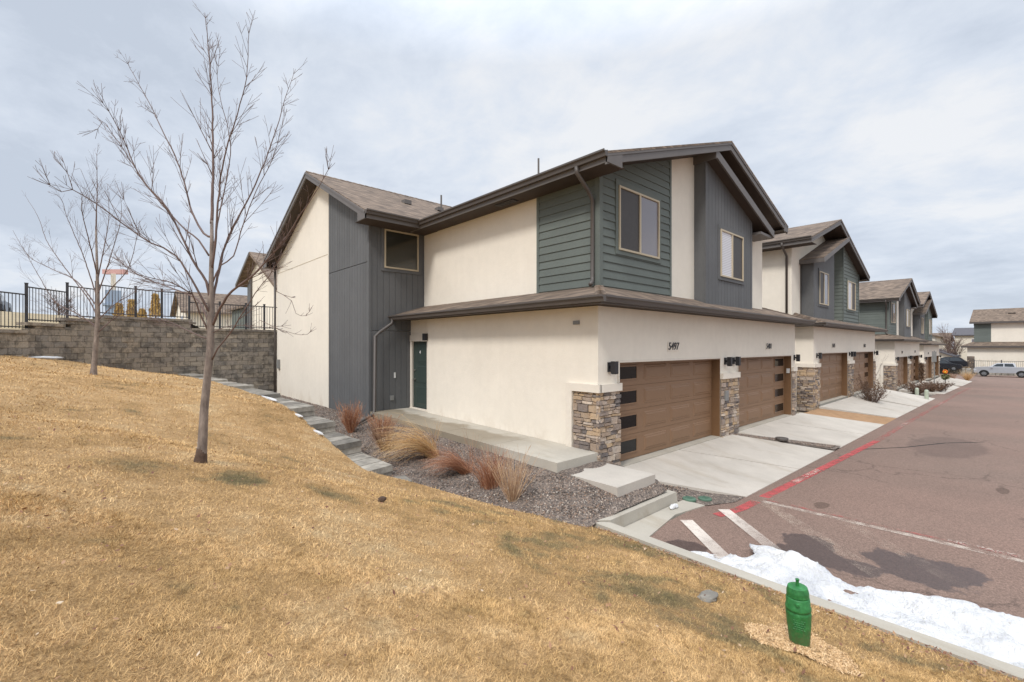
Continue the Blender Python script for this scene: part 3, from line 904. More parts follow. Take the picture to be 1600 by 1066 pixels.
def gutter(m, pts, out):
    # K-style gutter run: pts are eave points, out = outward direction (dx, dy)
    for k in range(len(pts) - 1):
        a_, b_ = Vector(pts[k]), Vector(pts[k + 1]); o = Vector((out[k][0], out[k][1], 0))
        prof = [(0, 0), (.0, -.125), (.07, -.125), (.085, -.06), (.125, -.035), (.125, 0), (.11, 0), (.11, -.02), (.02, -.02), (.02, 0)]
        A = [tuple(a_ + o * p + Vector((0, 0, q))) for p, q in prof]
        B = [tuple(b_ + o * p + Vector((0, 0, q))) for p, q in prof]
        m.loft(A, B)

def roof_gable_x(root, xr, zr, xl, zl, xR, zR, y0, y1, th=.2):
    """two slopes, ridge along Y at x=xr"""
    m = MB()
    for (xe, ze) in ((xl, zl), (xR, zR)):
        m.slab([(xr, y0 - .05, zr), (xr, y1, zr), (xe, y1, ze), (xe, y0 - .05, ze)], .05)
    r = link('roof', m, M['shingle'], root)
    m = MB()
    for (xe, ze) in ((xl, zl), (xR, zR)):
        d = .001 if xe < xr else -.001
        m.slab([(xr + d, y0 + .03, zr - .052), (xr + d, y1, zr - .052), (xe, y1, ze - .052), (xe, y0 + .03, ze - .052)], th - .05)
    link('soffit', m, M['soffit'], root)
    m = MB()   # rake boards
    for (xe, ze) in ((xl, zl), (xR, zR)):
        sgn = 1 if xe > xr else -1
        for (yy0, yy1, top, dep) in ((y0 - .025, y0 + .025, -.055, .20), (y0 - .045, y0 - .026, -.03, .07)):
            m.loft([(xr, yy0, zr + top - dep), (xe, yy0, ze + top - dep), (xe, yy0, ze + top), (xr, yy0, zr + top)],
                   [(xr, yy1, zr + top - dep), (xe, yy1, ze + top - dep), (xe, yy1, ze + top), (xr, yy1, zr + top)])
    link('rake_board', m, M['taupe_l'], root)
    return r

def downspout(root, pts, w=.04, mat='taupe'):
    m = MB(); m.tube(pts, w, 8); return link('downspout', m, M[mat], root, smooth=True)

def lower_storey(root, x0, x1, yg, doors, zf, ze, ov_l, ov_f, side_end, numbers, wins, x_right_over=.35, top_in=(1.3, 1.035, .37), side_vis=True, back=24):
    m = MB()
    # front: header, piers
    d0, d1 = doors
    zt = zf + 2.2
    th = .22
    m.box(x0, x1, yg, yg + th, zt, ze)
    m.box(x0, d0[0], yg, yg + th, zf - .6, zt)
    m.box(d0[1], d1[0], yg, yg + th, zf - .6, zt)
    m.box(d1[1], x1, yg, yg + th, zf - .6, zt)
    # side walls
    m.box(x0, x0 + .2, yg + th, side_end, zf - .6, ze)
    m.box(x1 - .2, x1, yg + th, back, zf - .6, ze)
    link('stucco_wall', m, M['stucco'], root)
    # trim band above stone
    m = MB(); zs = zf + 1.62
    for (a0, a1) in ((x0 - .03, d0[0] - .0), (d0[1], d1[0]), (d1[1], x1 + .03)):
        m.box(a0, a1, yg - .085, yg - .001, zs, zs + .16)
    m.box(x0 - .085, x0 - .001, yg - .085, yg + .62, zs, zs + .16)
    m.box(x0 - .085, x0 - .001, yg + .62, yg + .78, zf - .3, zs + .16)
    # thin casing around the doors
    for d in doors:
        m.box(d[0] - .05, d[0] - .001, yg - .02, yg - .001, zs + .17, zt + .0)
        m.box(d[0] - .05, d[1] + .05, yg - .02, yg - .001, zt + .001, zt + .05)
    link('stucco_trim', m, M['trim_cream'], root)
    rs = random.Random(int(x0 * 10))
    m = MB()
    stones(m, 'x', x0 - .001, yg - .06, yg + .615, zf - .25, zs, rs)
    for (a0, a1) in ((x0 - .06, d0[0] - .004), (d0[1] + .004, d1[0] - .004), (d1[1] + .004, x1 + .03)):
        stones(m, 'y', yg - .001, a0, a1, zf - .25, zs, rs); m.cut()
    link('stone_veneer', m, M['stone'], root)
    m = MB()
    m.box(x0 - .02, x0 - .0005, yg + .0, yg + .61, zf - .3, zs - .002)
    for (a0, a1) in ((x0 - .01, d0[0]), (d0[1], d1[0]), (d1[1], x1 + .01)):
        m.box(a0 + .002, a1 - .002, yg - .02, yg - .0005, zf - .3, zs - .002); m.cut()
    link('mortar_bed', m, M['mortar'], root)
    # garage doors + casings
    m = MB()
    for i, d in enumerate(doors):
        garage_door(root, d[0] + .02, d[1] - .02, yg + .235, zf + .01, wins[i])
        m.box(d[0] + .0005, d[0] + .018, yg + .004, yg + .29, zf - .02, zt - .001)
        m.box(d[1] - .018, d[1] - .0005, yg + .004, yg + .29, zf - .02, zt - .001)
        m.box(d[0] + .019, d[1] - .019, yg + .004, yg + .29, zt - .03, zt - .001); m.cut()
    link('door_casing', m, M['reveal'], root)
    m = MB()
    for d in doors: m.box(d[0] - .2, d[1] + .1, yg - .01, yg + .5, zf - .12, zf)
    m.box(x0 + .3, x1 - .3, yg + .5, yg + .6, zf, ze)
    link('garage_slab', m, M['curb'], root)
    # lamps
    zl = zf + 2.12
    for lx in (d0[0] - .35, d0[1] + .31, d1[0] - .31, d1[1] + .30):
        lamp(root, lx, yg - .001, zl)
    # numbers
    for i, d in enumerate(doors):
        cxn = (d[0] + d[1]) / 2 + (-.2 if i == 0 else .1)
        pl = MB(); pl.box(cxn - .26, cxn + .26, yg - .012, yg - .001, zf + 2.42, zf + 2.66)
        p = link('number_plate', pl, M['trim_cream'], root)
        text_mesh('house_number', numbers[i], .25, M['black'], Matrix.Translation((cxn, yg - .02, zf + 2.54)) @ Matrix.Rotation(math.pi / 2, 4, 'X'), parent=p, shear=.15, bold=.002)
    # skirt roof: hip frustum
    gx0 = x0 - ov_l + .12; gy0 = yg - ov_f + .12; gx1 = x1 + x_right_over; gy1 = side_end + 1.3
    lw, fw, rise = top_in
    f = 2.0
    zR = ze + .14
    ax, ay = lw * f, fw * f; az = rise * f
    O = [(gx0, gy0, zR), (gx1, gy0, zR), (gx1, gy1, zR), (gx0, gy1, zR)]
    I = [(gx0 + ax, gy0 + ay, zR + az), (gx1 - ax, gy0 + ay, zR + az), (gx1 - ax, gy1, zR + az), (gx0 + ax, gy1, zR + az)]
    m = MB()
    for a_, b_ in ((0, 1), (1, 2), (3, 0)):
        q = [O[a_], O[b_], I[b_], I[a_]]
        m.slab(q, .04)
    m.poly(I)
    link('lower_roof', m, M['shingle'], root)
    m = MB()
    # hip cap
    for (a_, b_) in ((O[0], I[0]), (O[1], I[1])):
        A = Vector(a_); B = Vector(b_); n = 14
        for i in range(n):
            p = A.lerp(B, i / n); q = A.lerp(B, (i + 1.1) / n)
            d = (q - p); s_ = Vector((d.y, -d.x, 0)).normalized() * .1
            m.slab([tuple(p - s_ + Vector((0, 0, -.0))), tuple(p + Vector((0, 0, .035))), tuple(p + s_)] + [tuple(q + s_ ), tuple(q + Vector((0, 0, .02))), tuple(q - s_)], .02)
        m.cut()
    link('hip_cap', m, M['shingle'], root)
    m = MB()
    m.box(gx0 + .02, gx1 - .02, gy0 + .02, yg + .1, ze + .012, ze + .03)
    m.box(gx0 + .02, x0 + .1, yg + .1, gy1 - .05, ze + .012, ze + .03)
    link('lower_soffit', m, M['soffit'], root)
    m = MB()
    m.box(gx0, gx1, gy0, gy0 + .02, ze - .02, zR - .045)
    m.box(gx0, gx0 + .02, gy0 + .02, gy1, ze - .02, zR - .045)
    link('fascia', m, M['taupe'], root)
    m = MB()
    gutter(m, [(gx0 - .001, gy0 - .001, zR - .005), (gx1, gy0 - .001, zR - .005)], [(0, -1)])
    m.cut(); gutter(m, [(gx0 - .001, gy0 - .12, zR - .006), (gx0 - .001, gy1, zR - .006)], [(-1, 0)])
    link('gutter', m, M['taupe'], root)
    return gx0, gy0, zR

def upper_gutter_l(root, xe, ze, y0, y1):
    m = MB(); gutter(m, [(xe - .007, y0, ze + .01), (xe - .007, y1, ze + .01)], [(-1, 0)])
    link('gutter', m, M['taupe'], root)

# ------------------------------------------------------------------ building type A (green corner left, grey bay right)
def building_a(dx, dy, dz, label, numbers, first=False, win=(0, 3)):
    root = thing('townhouse', (7.47 + dx, 5.65 + dy, dz), label, 'townhouse', 'townhouses along the street')
    X = lambda v: v + dx
    Y = lambda v: v + dy
    Z = lambda v: v + dz
    ze = Z(3.36)
    YR = 13.23
    lower_storey(root, X(7.47), X(19.55), Y(5.65), [(X(8.19), X(13.09)), (X(14.29), X(19.16))], Z(0), ze, .67, .60, Y(12.0), numbers, win, top_in=(1.22, .97, .37))
    XU, YU = 8.1, 6.1
    xr, zr = 13.27, 8.32
    xl, zl = 7.46, 8.32 - (13.27 - 7.46) / 3
    xR, zR = 18.0, 8.32 - (18.0 - 13.27) / 3
    def zu(x): return (zr - abs(x - xr) / 3) - .19
    x_right = 17.55
    # structural core walls (stucco): side and strips
    m = MB()
    plain(m, [(Y(YU + .02), Z(3.4)), (Y(YR + .3), Z(3.4)), (Y(YR + .3), Z(zu(XU))), (Y(YU + .02), Z(zu(XU)))], 'x', X(XU))
    m.cut()
    plain(m, [(X(11.05), Z(3.4)), (X(12.6), Z(3.4)), (X(12.6), Z(zu(12.6))), (X(11.05), Z(zu(11.05)))], 'y', Y(YU))
    m.cut()
    plain(m, [(X(15.5), Z(3.4)), (X(x_right), Z(3.4)), (X(x_right), Z(zu(x_right))), (X(15.5), Z(zu(15.5)))], 'y', Y(YU))
    m.box(X(x_right) - .15, X(x_right), Y(YU) + .151, Y(YR) + 4, Z(3.4), Z(zu(x_right)))
    link('upper_wall', m, M['stucco'], root)
    # green lap siding corner
    m = MB()
    lap(m, [(X(XU - .02), Z(3.5)), (X(11.03), Z(3.5)), (X(11.03), Z(zu(11.03))), (X(XU - .02), Z(zu(XU)))], 'y', Y(YU - .02))
    m2 = [(Y(YU - .0), Z(3.5)), (Y(7.87), Z(3.5)), (Y(7.87), Z(zu(XU))), (Y(YU), Z(zu(XU)))]
    lap(m, m2, 'x', X(XU - .02))
    link('lap_siding', m, M['green'], root)
    m = MB()
    m.box(X(XU) - .052, X(XU) + .07, Y(YU) - .054, Y(YU) - .02, Z(3.45), Z(zu(XU)))
    m.box(X(XU) - .054, X(XU) - .02, Y(YU) - .02, Y(YU) + .08, Z(3.45), Z(zu(XU)))
    m.cut(); m.box(X(XU) - .052, X(XU) - .001, Y(7.872), Y(7.95), Z(3.45), Z(zu(XU))).cut()
    m.box(X(11.032), X(11.11), Y(YU) - .052, Y(YU) - .001, Z(3.45), Z(zu(11.03)))
    link('corner_board', m, M['green'], root)
    window(root, 'y', Y(YU - .03), X(8.74), X(10.46), Z(4.72), Z(6.17), 'glass_screen', 'glass', 'green')
    # grey bay
    bxl, bxr, by = 12.45, 15.7, 5.79
    ir0, ir1 = 12.42, 16.77
    iz = lambda x: 7.88 - (x - 12.5) * .345
    m = MB()
    grooved(m, [(X(bxl), Z(3.4)), (X(bxr), Z(3.4)), (X(bxr), Z(iz(bxr) - .2)), (X(bxl), Z(iz(bxl) - .2))], 'y', Y(by))
    m.box(X(bxl) + .0, X(bxl) + .05, Y(by) + .042, Y(YU) + .01, Z(3.4), Z(iz(bxl) - .2), .5)
    m.box(X(bxr) - .05, X(bxr), Y(by) + .042, Y(YU) + .01, Z(3.4), Z(iz(bxr) - .2), .5)
    bw = link('bay_siding', m, M['grey'], root)
    m = MB()
    m.box(X(bxl) - .02, X(bxl) + .09, Y(by) - .03, Y(by) - .0165, Z(3.42), Z(iz(bxl) - .24)).cut()
    m.box(X(bxr) - .09, X(bxr) + .02, Y(by) - .03, Y(by) - .0165, Z(3.42), Z(iz(bxr) - .24))
    link('corner_board', m, M['grey'], bw)
    window(root, 'y', Y(by - .012), X(13.33), X(14.93), Z(4.56), Z(5.92), 'blind', 'glass_screen', 'grey')
    m = MB()
    yi = 5.47
    q = [(X(ir0), Y(yi), Z(iz(ir0))), (X(ir0), Y(YU + .1), Z(iz(ir0))), (X(ir1), Y(YU + .1), Z(iz(ir1))), (X(ir1), Y(yi), Z(iz(ir1)))]
    m.slab(q, .05); link('bay_roof', m, M['shingle'], root)
    m = MB(); m.slab([(p[0], p[1] + (.03 if k in (0, 3) else 0), p[2] - .052) for k, p in enumerate(q)], .16); link('bay_soffit', m, M['soffit'], root)
    m = MB()
    m.loft([(X(ir0), Y(yi) - .02, Z(iz(ir0)) - .26), (X(ir1), Y(yi) - .02, Z(iz(ir1)) - .26), (X(ir1), Y(yi) - .02, Z(iz(ir1)) - .03), (X(ir0), Y(yi) - .02, Z(iz(ir0)) - .03)],
           [(X(ir0), Y(yi) + .029, Z(iz(ir0)) - .26), (X(ir1), Y(yi) + .029, Z(iz(ir1)) - .26), (X(ir1), Y(yi) + .029, Z(iz(ir1)) - .03), (X(ir0), Y(yi) + .029, Z(iz(ir0)) - .03)])
    m.box(X(ir0) - .03, X(ir0) - .001, Y(yi) - .02, Y(YU) - .002, Z(iz(ir0)) - .3, Z(iz(ir0)) - .02)
    m.box(X(bxr) + .03, X(ir1) - .01, Y(yi) + .03, Y(YU) - .01, Z(iz(ir1)) - .28, Z(iz(ir1)) - .2)
    link('bay_fascia', m, M['taupe_l'], root)
    # main roof
    roof_gable_x(root, X(xr), Z(zr), X(xl), Z(zl), X(xR), Z(zR), Y(5.45), Y(17.3))
    # eave box (flat soffit) along left and right, with end return
    m = MB()
    m.box(X(xl), X(XU) - .03, Y(5.43), Y(13.0), Z(zl) - .19, Z(zl) - .178).cut()
    m.box(X(x_right) + .01, X(xR), Y(5.43), Y(13.0), Z(zR) - .19, Z(zR) - .178)
    link('eave_soffit', m, M['soffit'], root)
    m = MB()
    m.box(X(xl) - .004, X(xl) + .02, Y(5.452), Y(13.0), Z(zl) - .215, Z(zl) - .06)
    # triangular end returns
    m.loft([(X(xl), Y(5.41), Z(zl) - .215), (X(xl) + .5, Y(5.41), Z(zl) - .215), (X(xl) + .5, Y(5.41), Z(zl) - .06 + .16), (X(xl), Y(5.41), Z(zl) - .06)],
           [(X(xl), Y(5.45), Z(zl) - .215), (X(xl) + .5, Y(5.45), Z(zl) - .215), (X(xl) + .5, Y(5.45), Z(zl) - .06 + .16), (X(xl), Y(5.45), Z(zl) - .06)])
    m.cut()
    m.box(X(xR) - .02, X(xR) + .004, Y(5.451), Y(13.0), Z(zR) - .215, Z(zR) - .06)
    m.loft([(X(xR), Y(5.41), Z(zR) - .215), (X(xR) - .35, Y(5.41), Z(zR) - .215), (X(xR) - .35, Y(5.41), Z(zR) - .06 + .11), (X(xR), Y(5.41), Z(zR) - .06)],
           [(X(xR), Y(5.45), Z(zR) - .215), (X(xR) - .35, Y(5.45), Z(zR) - .215), (X(xR) - .35, Y(5.45), Z(zR) - .06 + .11), (X(xR), Y(5.45), Z(zR) - .06)])
    link('eave_fascia', m, M['taupe_l'], root)
    upper_gutter_l(root, X(xl), Z(zl), Y(5.40), Y(13.0))
    # downspout at the green corner
    zg = Z(zl) - .12
    downspout(root, [(X(xl) - .06, Y(6.15), zg), (X(xl) - .05, Y(6.15), zg - .12), (X(XU) - .30, Y(6.17), zg - .38), (X(XU) - .10, Y(6.2), zg - .55), (X(XU) - .10, Y(6.2), Z(4.05)), (X(XU) - .13, Y(6.18), Z(3.95)), (X(XU) - .3, Y(6.1), Z(3.86))], .045)
    # soffit vent
    m = MB(); m.box(X(xl) + .2, X(xl) + .42, Y(8.4), Y(9.1), Z(zl) - .202, Z(zl) - .1915)
    for i in range(5): m.box(X(xl) + .21, X(xl) + .41, Y(8.43 + i * .13), Y(8.5 + i * .13), Z(zl) - .208, Z(zl) - .2025)
    link('soffit_vent', m, M['black'], root)
    # rear volume with its gable to the left
    XG = 6.19; yb = 22.68; yrg = 17.35; zrg = 8.88
    rx0 = 5.70; rx1 = 19.5
    ef = (12.42, 8.88 - .5 * (17.35 - 12.42)); eb = (23.0, 8.88 - .45 * (23.0 - 17.35))
    def zg_(y): return zrg - (.5 * (yrg - y) if y < yrg else .45 * (y - yrg)) - .21
    ys = 16.46
    m = MB()
    plain(m, [(Y(ys + .03), Z(-.6)), (Y(yb), Z(-.6)), (Y(yb), Z(zg_(yb))), (Y(yrg), Z(zg_(yrg))), (Y(ys + .03), Z(zg_(ys)))], 'x', X(XG))
    m.box(X(XG) + .001, X(rx1), Y(yb) - .15, Y(yb) - .001, Z(-.6), Z(6.3))
    link('gable_wall', m, M['stucco'], root)
    m = MB()
    m.box(X(XG) - .022, X(XG) - .001, Y(ys) - .03, Y(ys) + .05, Z(.3), Z(zg_(ys)) - .02)
    link('reveal_strip', m, M['trim_cream'], root)
    m = MB(); bar(m, 'x', X(XG), Y(ys + .06), Y(yb - .1), Z(5.82), Z(5.835), .0, .008); link('stucco_joint', m, M['tan'], root)
    m = MB()
    for (z0, z1) in ((-.6, 5.11), (5.13, 9)):
        P0 = [(Y(YR), Z(z0)), (Y(ys), Z(z0)), (Y(ys), min(Z(z1), Z(zg_(ys)))), (Y(YR), min(Z(z1), Z(zg_(YR))))]
        grooved(m, P0, 'x', X(XG - .0))
        xe = 9.5 if z1 > 6 else 9.5
    for (z0, z1) in ((-.6, 3.02), (3.035, 6.6)):
        grooved(m, [(X(XG + .05), Z(z0)), (X(9.0), Z(z0)), (X(9.0), min(Z(z1), Z(6.5))), (X(XG + .05), min(Z(z1), Z(6.5)))], 'y', Y(YR))
    gw = link('grooved_siding', m, M['grey'], root)
    m = MB()
    m.box(X(XG) - .03, X(XG) + .05, Y(YR) - .032, Y(YR) - .017, Z(0.1), Z(6.3)); m.box(X(XG) - .032, X(XG) - .017, Y(YR) - .03, Y(YR) + .06, Z(0.1), Z(6.36))
    link('corner_board', m, M['grey'], gw)
    window(root, 'y', Y(YR - .012), X(6.66), X(7.86), Z(4.98), Z(6.18), 'glass_olive', 'glass', 'grey', split=False)
    # rear roof (ridge along X)
    m = MB()
    for (ye, zz) in (ef, eb):
        m.slab([(X(rx0), Y(yrg), Z(zrg)), (X(rx1 + .4), Y(yrg), Z(zrg)), (X(rx1 + .4), Y(ye), Z(zz)), (X(rx0), Y(ye), Z(zz))], .05)
    link('rear_roof', m, M['shingle'], root)
    m = MB()
    for (ye, zz) in (ef, eb):
        m.slab([(X(rx0 + .03), Y(yrg), Z(zrg - .052)), (X(rx1 + .4), Y(yrg), Z(zrg - .052)), (X(rx1 + .4), Y(ye), Z(zz - .052)), (X(rx0 + .03), Y(ye), Z(zz - .052))], .15)
    m.box(X(rx0) + .03, X(9), Y(ef[0]), Y(YR) - .03, Z(ef[1]) - .22, Z(ef[1]) - .207)
    m.cut(); m.box(X(rx0) + .03, X(9), Y(yb) + .01, Y(eb[0]), Z(eb[1]) - .26, Z(eb[1]) - .207)
    link('rear_soffit', m, M['soffit'], root)
    m = MB()
    for (ye, zz) in (ef, eb):
        for (a0, a1, top, dep) in ((rx0 - .02, rx0 + .029, -.055, .19), (rx0 - .04, rx0 - .021, -.03, .07)):
            A = [(X(a0), Y(yrg), Z(zrg + top - dep)), (X(a0), Y(ye), Z(zz + top - dep)), (X(a0), Y(ye), Z(zz + top)), (X(a0), Y(yrg), Z(zrg + top))]
            m.loft(A, [(p[0] + (a1 - a0), p[1], p[2]) for p in A])
    A = [(X(rx0 - .022), Y(ef[0]), Z(ef[1] - .24)), (X(rx0 - .022), Y(ef[0] + .5), Z(ef[1] - .24)), (X(rx0 - .022), Y(ef[0] + .5), Z(ef[1] + .0)), (X(rx0 - .022), Y(ef[0]), Z(ef[1] - .06))]
    m.loft(A, [(p[0] + .045, p[1], p[2]) for p in A])
    A = [(X(rx0 - .022), Y(eb[0]), Z(eb[1] - .27)), (X(rx0 - .022), Y(eb[0] - .5), Z(eb[1] - .27)), (X(rx0 - .022), Y(eb[0] - .5), Z(eb[1] + .0)), (X(rx0 - .022), Y(eb[0]), Z(eb[1] - .06))]
    m.loft(A, [(p[0] + .045, p[1], p[2]) for p in A])
    m.box(X(rx0) + .03, X(xl), Y(ef[0]) - .004, Y(ef[0]) + .02, Z(ef[1]) - .23, Z(ef[1]) - .06)
    link('rear_rake_board', m, M['taupe_l'], root)
    m = MB(); gutter(m, [(X(rx0 - .02), Y(ef[0]) - .007, Z(ef[1]) + .01), (X(xl) - .1, Y(ef[0]) - .007, Z(ef[1]) + .01)], [(0, -1)])
    m.cut(); gutter(m, [(X(rx0 - .02), Y(eb[0]) + .001, Z(eb[1]) - .005), (X(12), Y(eb[0]) + .001, Z(eb[1]) - .005)], [(0, 1)])
    link('gutter', m, M['taupe'], root)
    if first:
        # ridge cap shingles, vents and pipes
        m = MB()
        for i in range(50):
            x0 = rx0 + i * .25
            m.slab([(X(x0), Y(yrg - .14), Z(zrg - .045)), (X(x0), Y(yrg), Z(zrg + .03)), (X(x0 + .27), Y(yrg), Z(zrg + .018)), (X(x0 + .27), Y(yrg - .14), Z(zrg - .06))], .015)
            m.slab([(X(x0), Y(yrg + .14), Z(zrg - .045)), (X(x0), Y(yrg), Z(zrg + .03)), (X(x0 + .27), Y(yrg), Z(zrg + .018)), (X(x0 + .27), Y(yrg + .14), Z(zrg - .06))], .015)
        link('ridge_cap', m, M['shingle'], root)
        m = MB()
        for (px_, py_) in ((8.6, 15.3),):
            zz = zrg - .5 * (yrg - py_)
            m.box(px_ - .14, px_ + .14, py_ - .16, py_ + .1, zz - .05, zz + .1)
        link('roof_vent', m, M['taupe_l'], root)
        m = MB(); zz = zrg - .5 * (yrg - 15.4)
        m.box(9.95, 10.2, 15.2, 15.45, zz - .05, zz + .09); link('roof_vent', m, M['taupe_l'], root)
        m = MB(); m.tube([(10.35, 15.6, 7.7), (10.35, 15.6, 8.62)], .035, 10); link('vent_pipe', m, M['taupe_l'], root)
        m = MB(); m.tube([(9.6, 9.4, 6.7), (9.6, 9.4, 8.02)], .028, 10); link('vent_pipe', m, M['taupe_l'], root)
        # entry recess: wall end, door in a shallow recess facing left
        m = MB()
        XD = 7.60
        m.box(XD, XD + .15, 12.001, 13.22, 0, .56); m.box(XD, XD + .15, 12.001, 13.22, 2.72, 3.4)
        m.box(XD, XD + .15, 12.001, 12.18, .56, 2.72); m.box(XD, XD + .15, 13.12, 13.22, .56, 2.72)
        link('entry_wall', m, M['stucco'], root)
        m = MB()
        m.box(XD - .05, XD - .001, 12.0, 13.2, 2.70, 2.9); m.box(XD - .04, XD - .001, 12.10, 12.19, .5, 2.699); m.box(XD - .04, XD - .001, 13.09, 13.19, .5, 2.699)
        m.box(XD - .06, XD - .001, 12.1, 13.19, .45, .6)
        link('door_frame', m, M['trim_cream'], root)
        m = MB()
        m.box(XD + .05, XD + .1, 12.19, 13.11, .6, 2.7)
        for r in range(3):
            z0 = .72 + r * .66
            m.loft([(XD + .05, 12.32, z0), (XD + .05, 12.98, z0), (XD + .05, 12.98, z0 + .55), (XD + .05, 12.32, z0 + .55)], [(XD + .04, 12.35, z0 + .03), (XD + .04, 12.95, z0 + .03), (XD + .04, 12.95, z0 + .52), (XD + .04, 12.35, z0 + .52)])
        d = link('entry_door', m, M['door_green'], root)
        m = MB(); m.tube([(XD + .05, 13.03, 1.5), (XD - .01, 13.03, 1.5), (XD - .02, 12.93, 1.5)], .016, 8)
        m.tube([(XD + .05, 13.03, 1.49), (XD + .02, 13.03, 1.49)], .032, 12)
        link('handle', m, M['chrome'], d)
        m = MB(); m.tube([(XD + .05, 13.03, 1.78), (XD + .02, 13.03, 1.78)], .03, 12); link('deadbolt', m, M['chrome'], d)
        text_mesh('unit_number', '4', .16, M['white_text'], Matrix.Translation((XD + .036, 12.7, 2.35)) @ Matrix.Rotation(-math.pi / 2, 4, 'Z') @ Matrix.Rotation(math.pi / 2, 4, 'X'), parent=d)
        m = MB(); m.box(XD - .24, XD - .10, 11.98, 12.12, 2.72, 2.93); m.box(XD - .10, XD - .05, 12.02, 12.08, 2.79, 2.86); link('wall_lamp', m, M['black'], root)
        m = MB(); m.box(7.0, 7.05, YR - .04, YR - .017, 1.55, 1.72); link('doorbell', m, M['white'], root)
        m = MB(); m.box(6.86, 6.98, YR - .06, YR - .017, .86, 1.0); link('outlet_cover', m, M['greyplastic'], root)
        m = MB(); m.box(XG - .09, XG - .001, 22.2, 22.45, 1.55, 1.95); link('meter_box', m, M['greyplastic'], root)
        m = MB(); m.box(7.43, 7.469, 6.12, 6.27, 3.0, 3.08); link('wall_vent', m, M['greyplastic'], root)
        downspout(root, [(6.88, 13.08, 3.38), (6.86, 13.08, 3.25), (6.45, 13.06, 2.98), (6.3, 13.06, 2.85), (6.28, 13.06, .62), (6.2, 12.98, .5), (5.4, 12.35, .40)], .05)
        downspout(root, [(6.12, 22.74, 6.1), (6.12, 22.76, .4)], .05)
        m = MB(); m.box(13.25, 13.45, 5.56, 5.60, 1.0, 1.28); link('utility_cover', m, M['greyplastic'], root)
        m = MB(); m.box(19.105, 19.135, 5.70, 5.80, 1.55, 1.72); link('keypad', m, M['white'], root)
    return root

building_a(0, 0, 0, 'nearest townhouse, with 5497 over its garage and an end gable facing the lawn', ('5497', '5481'), True)

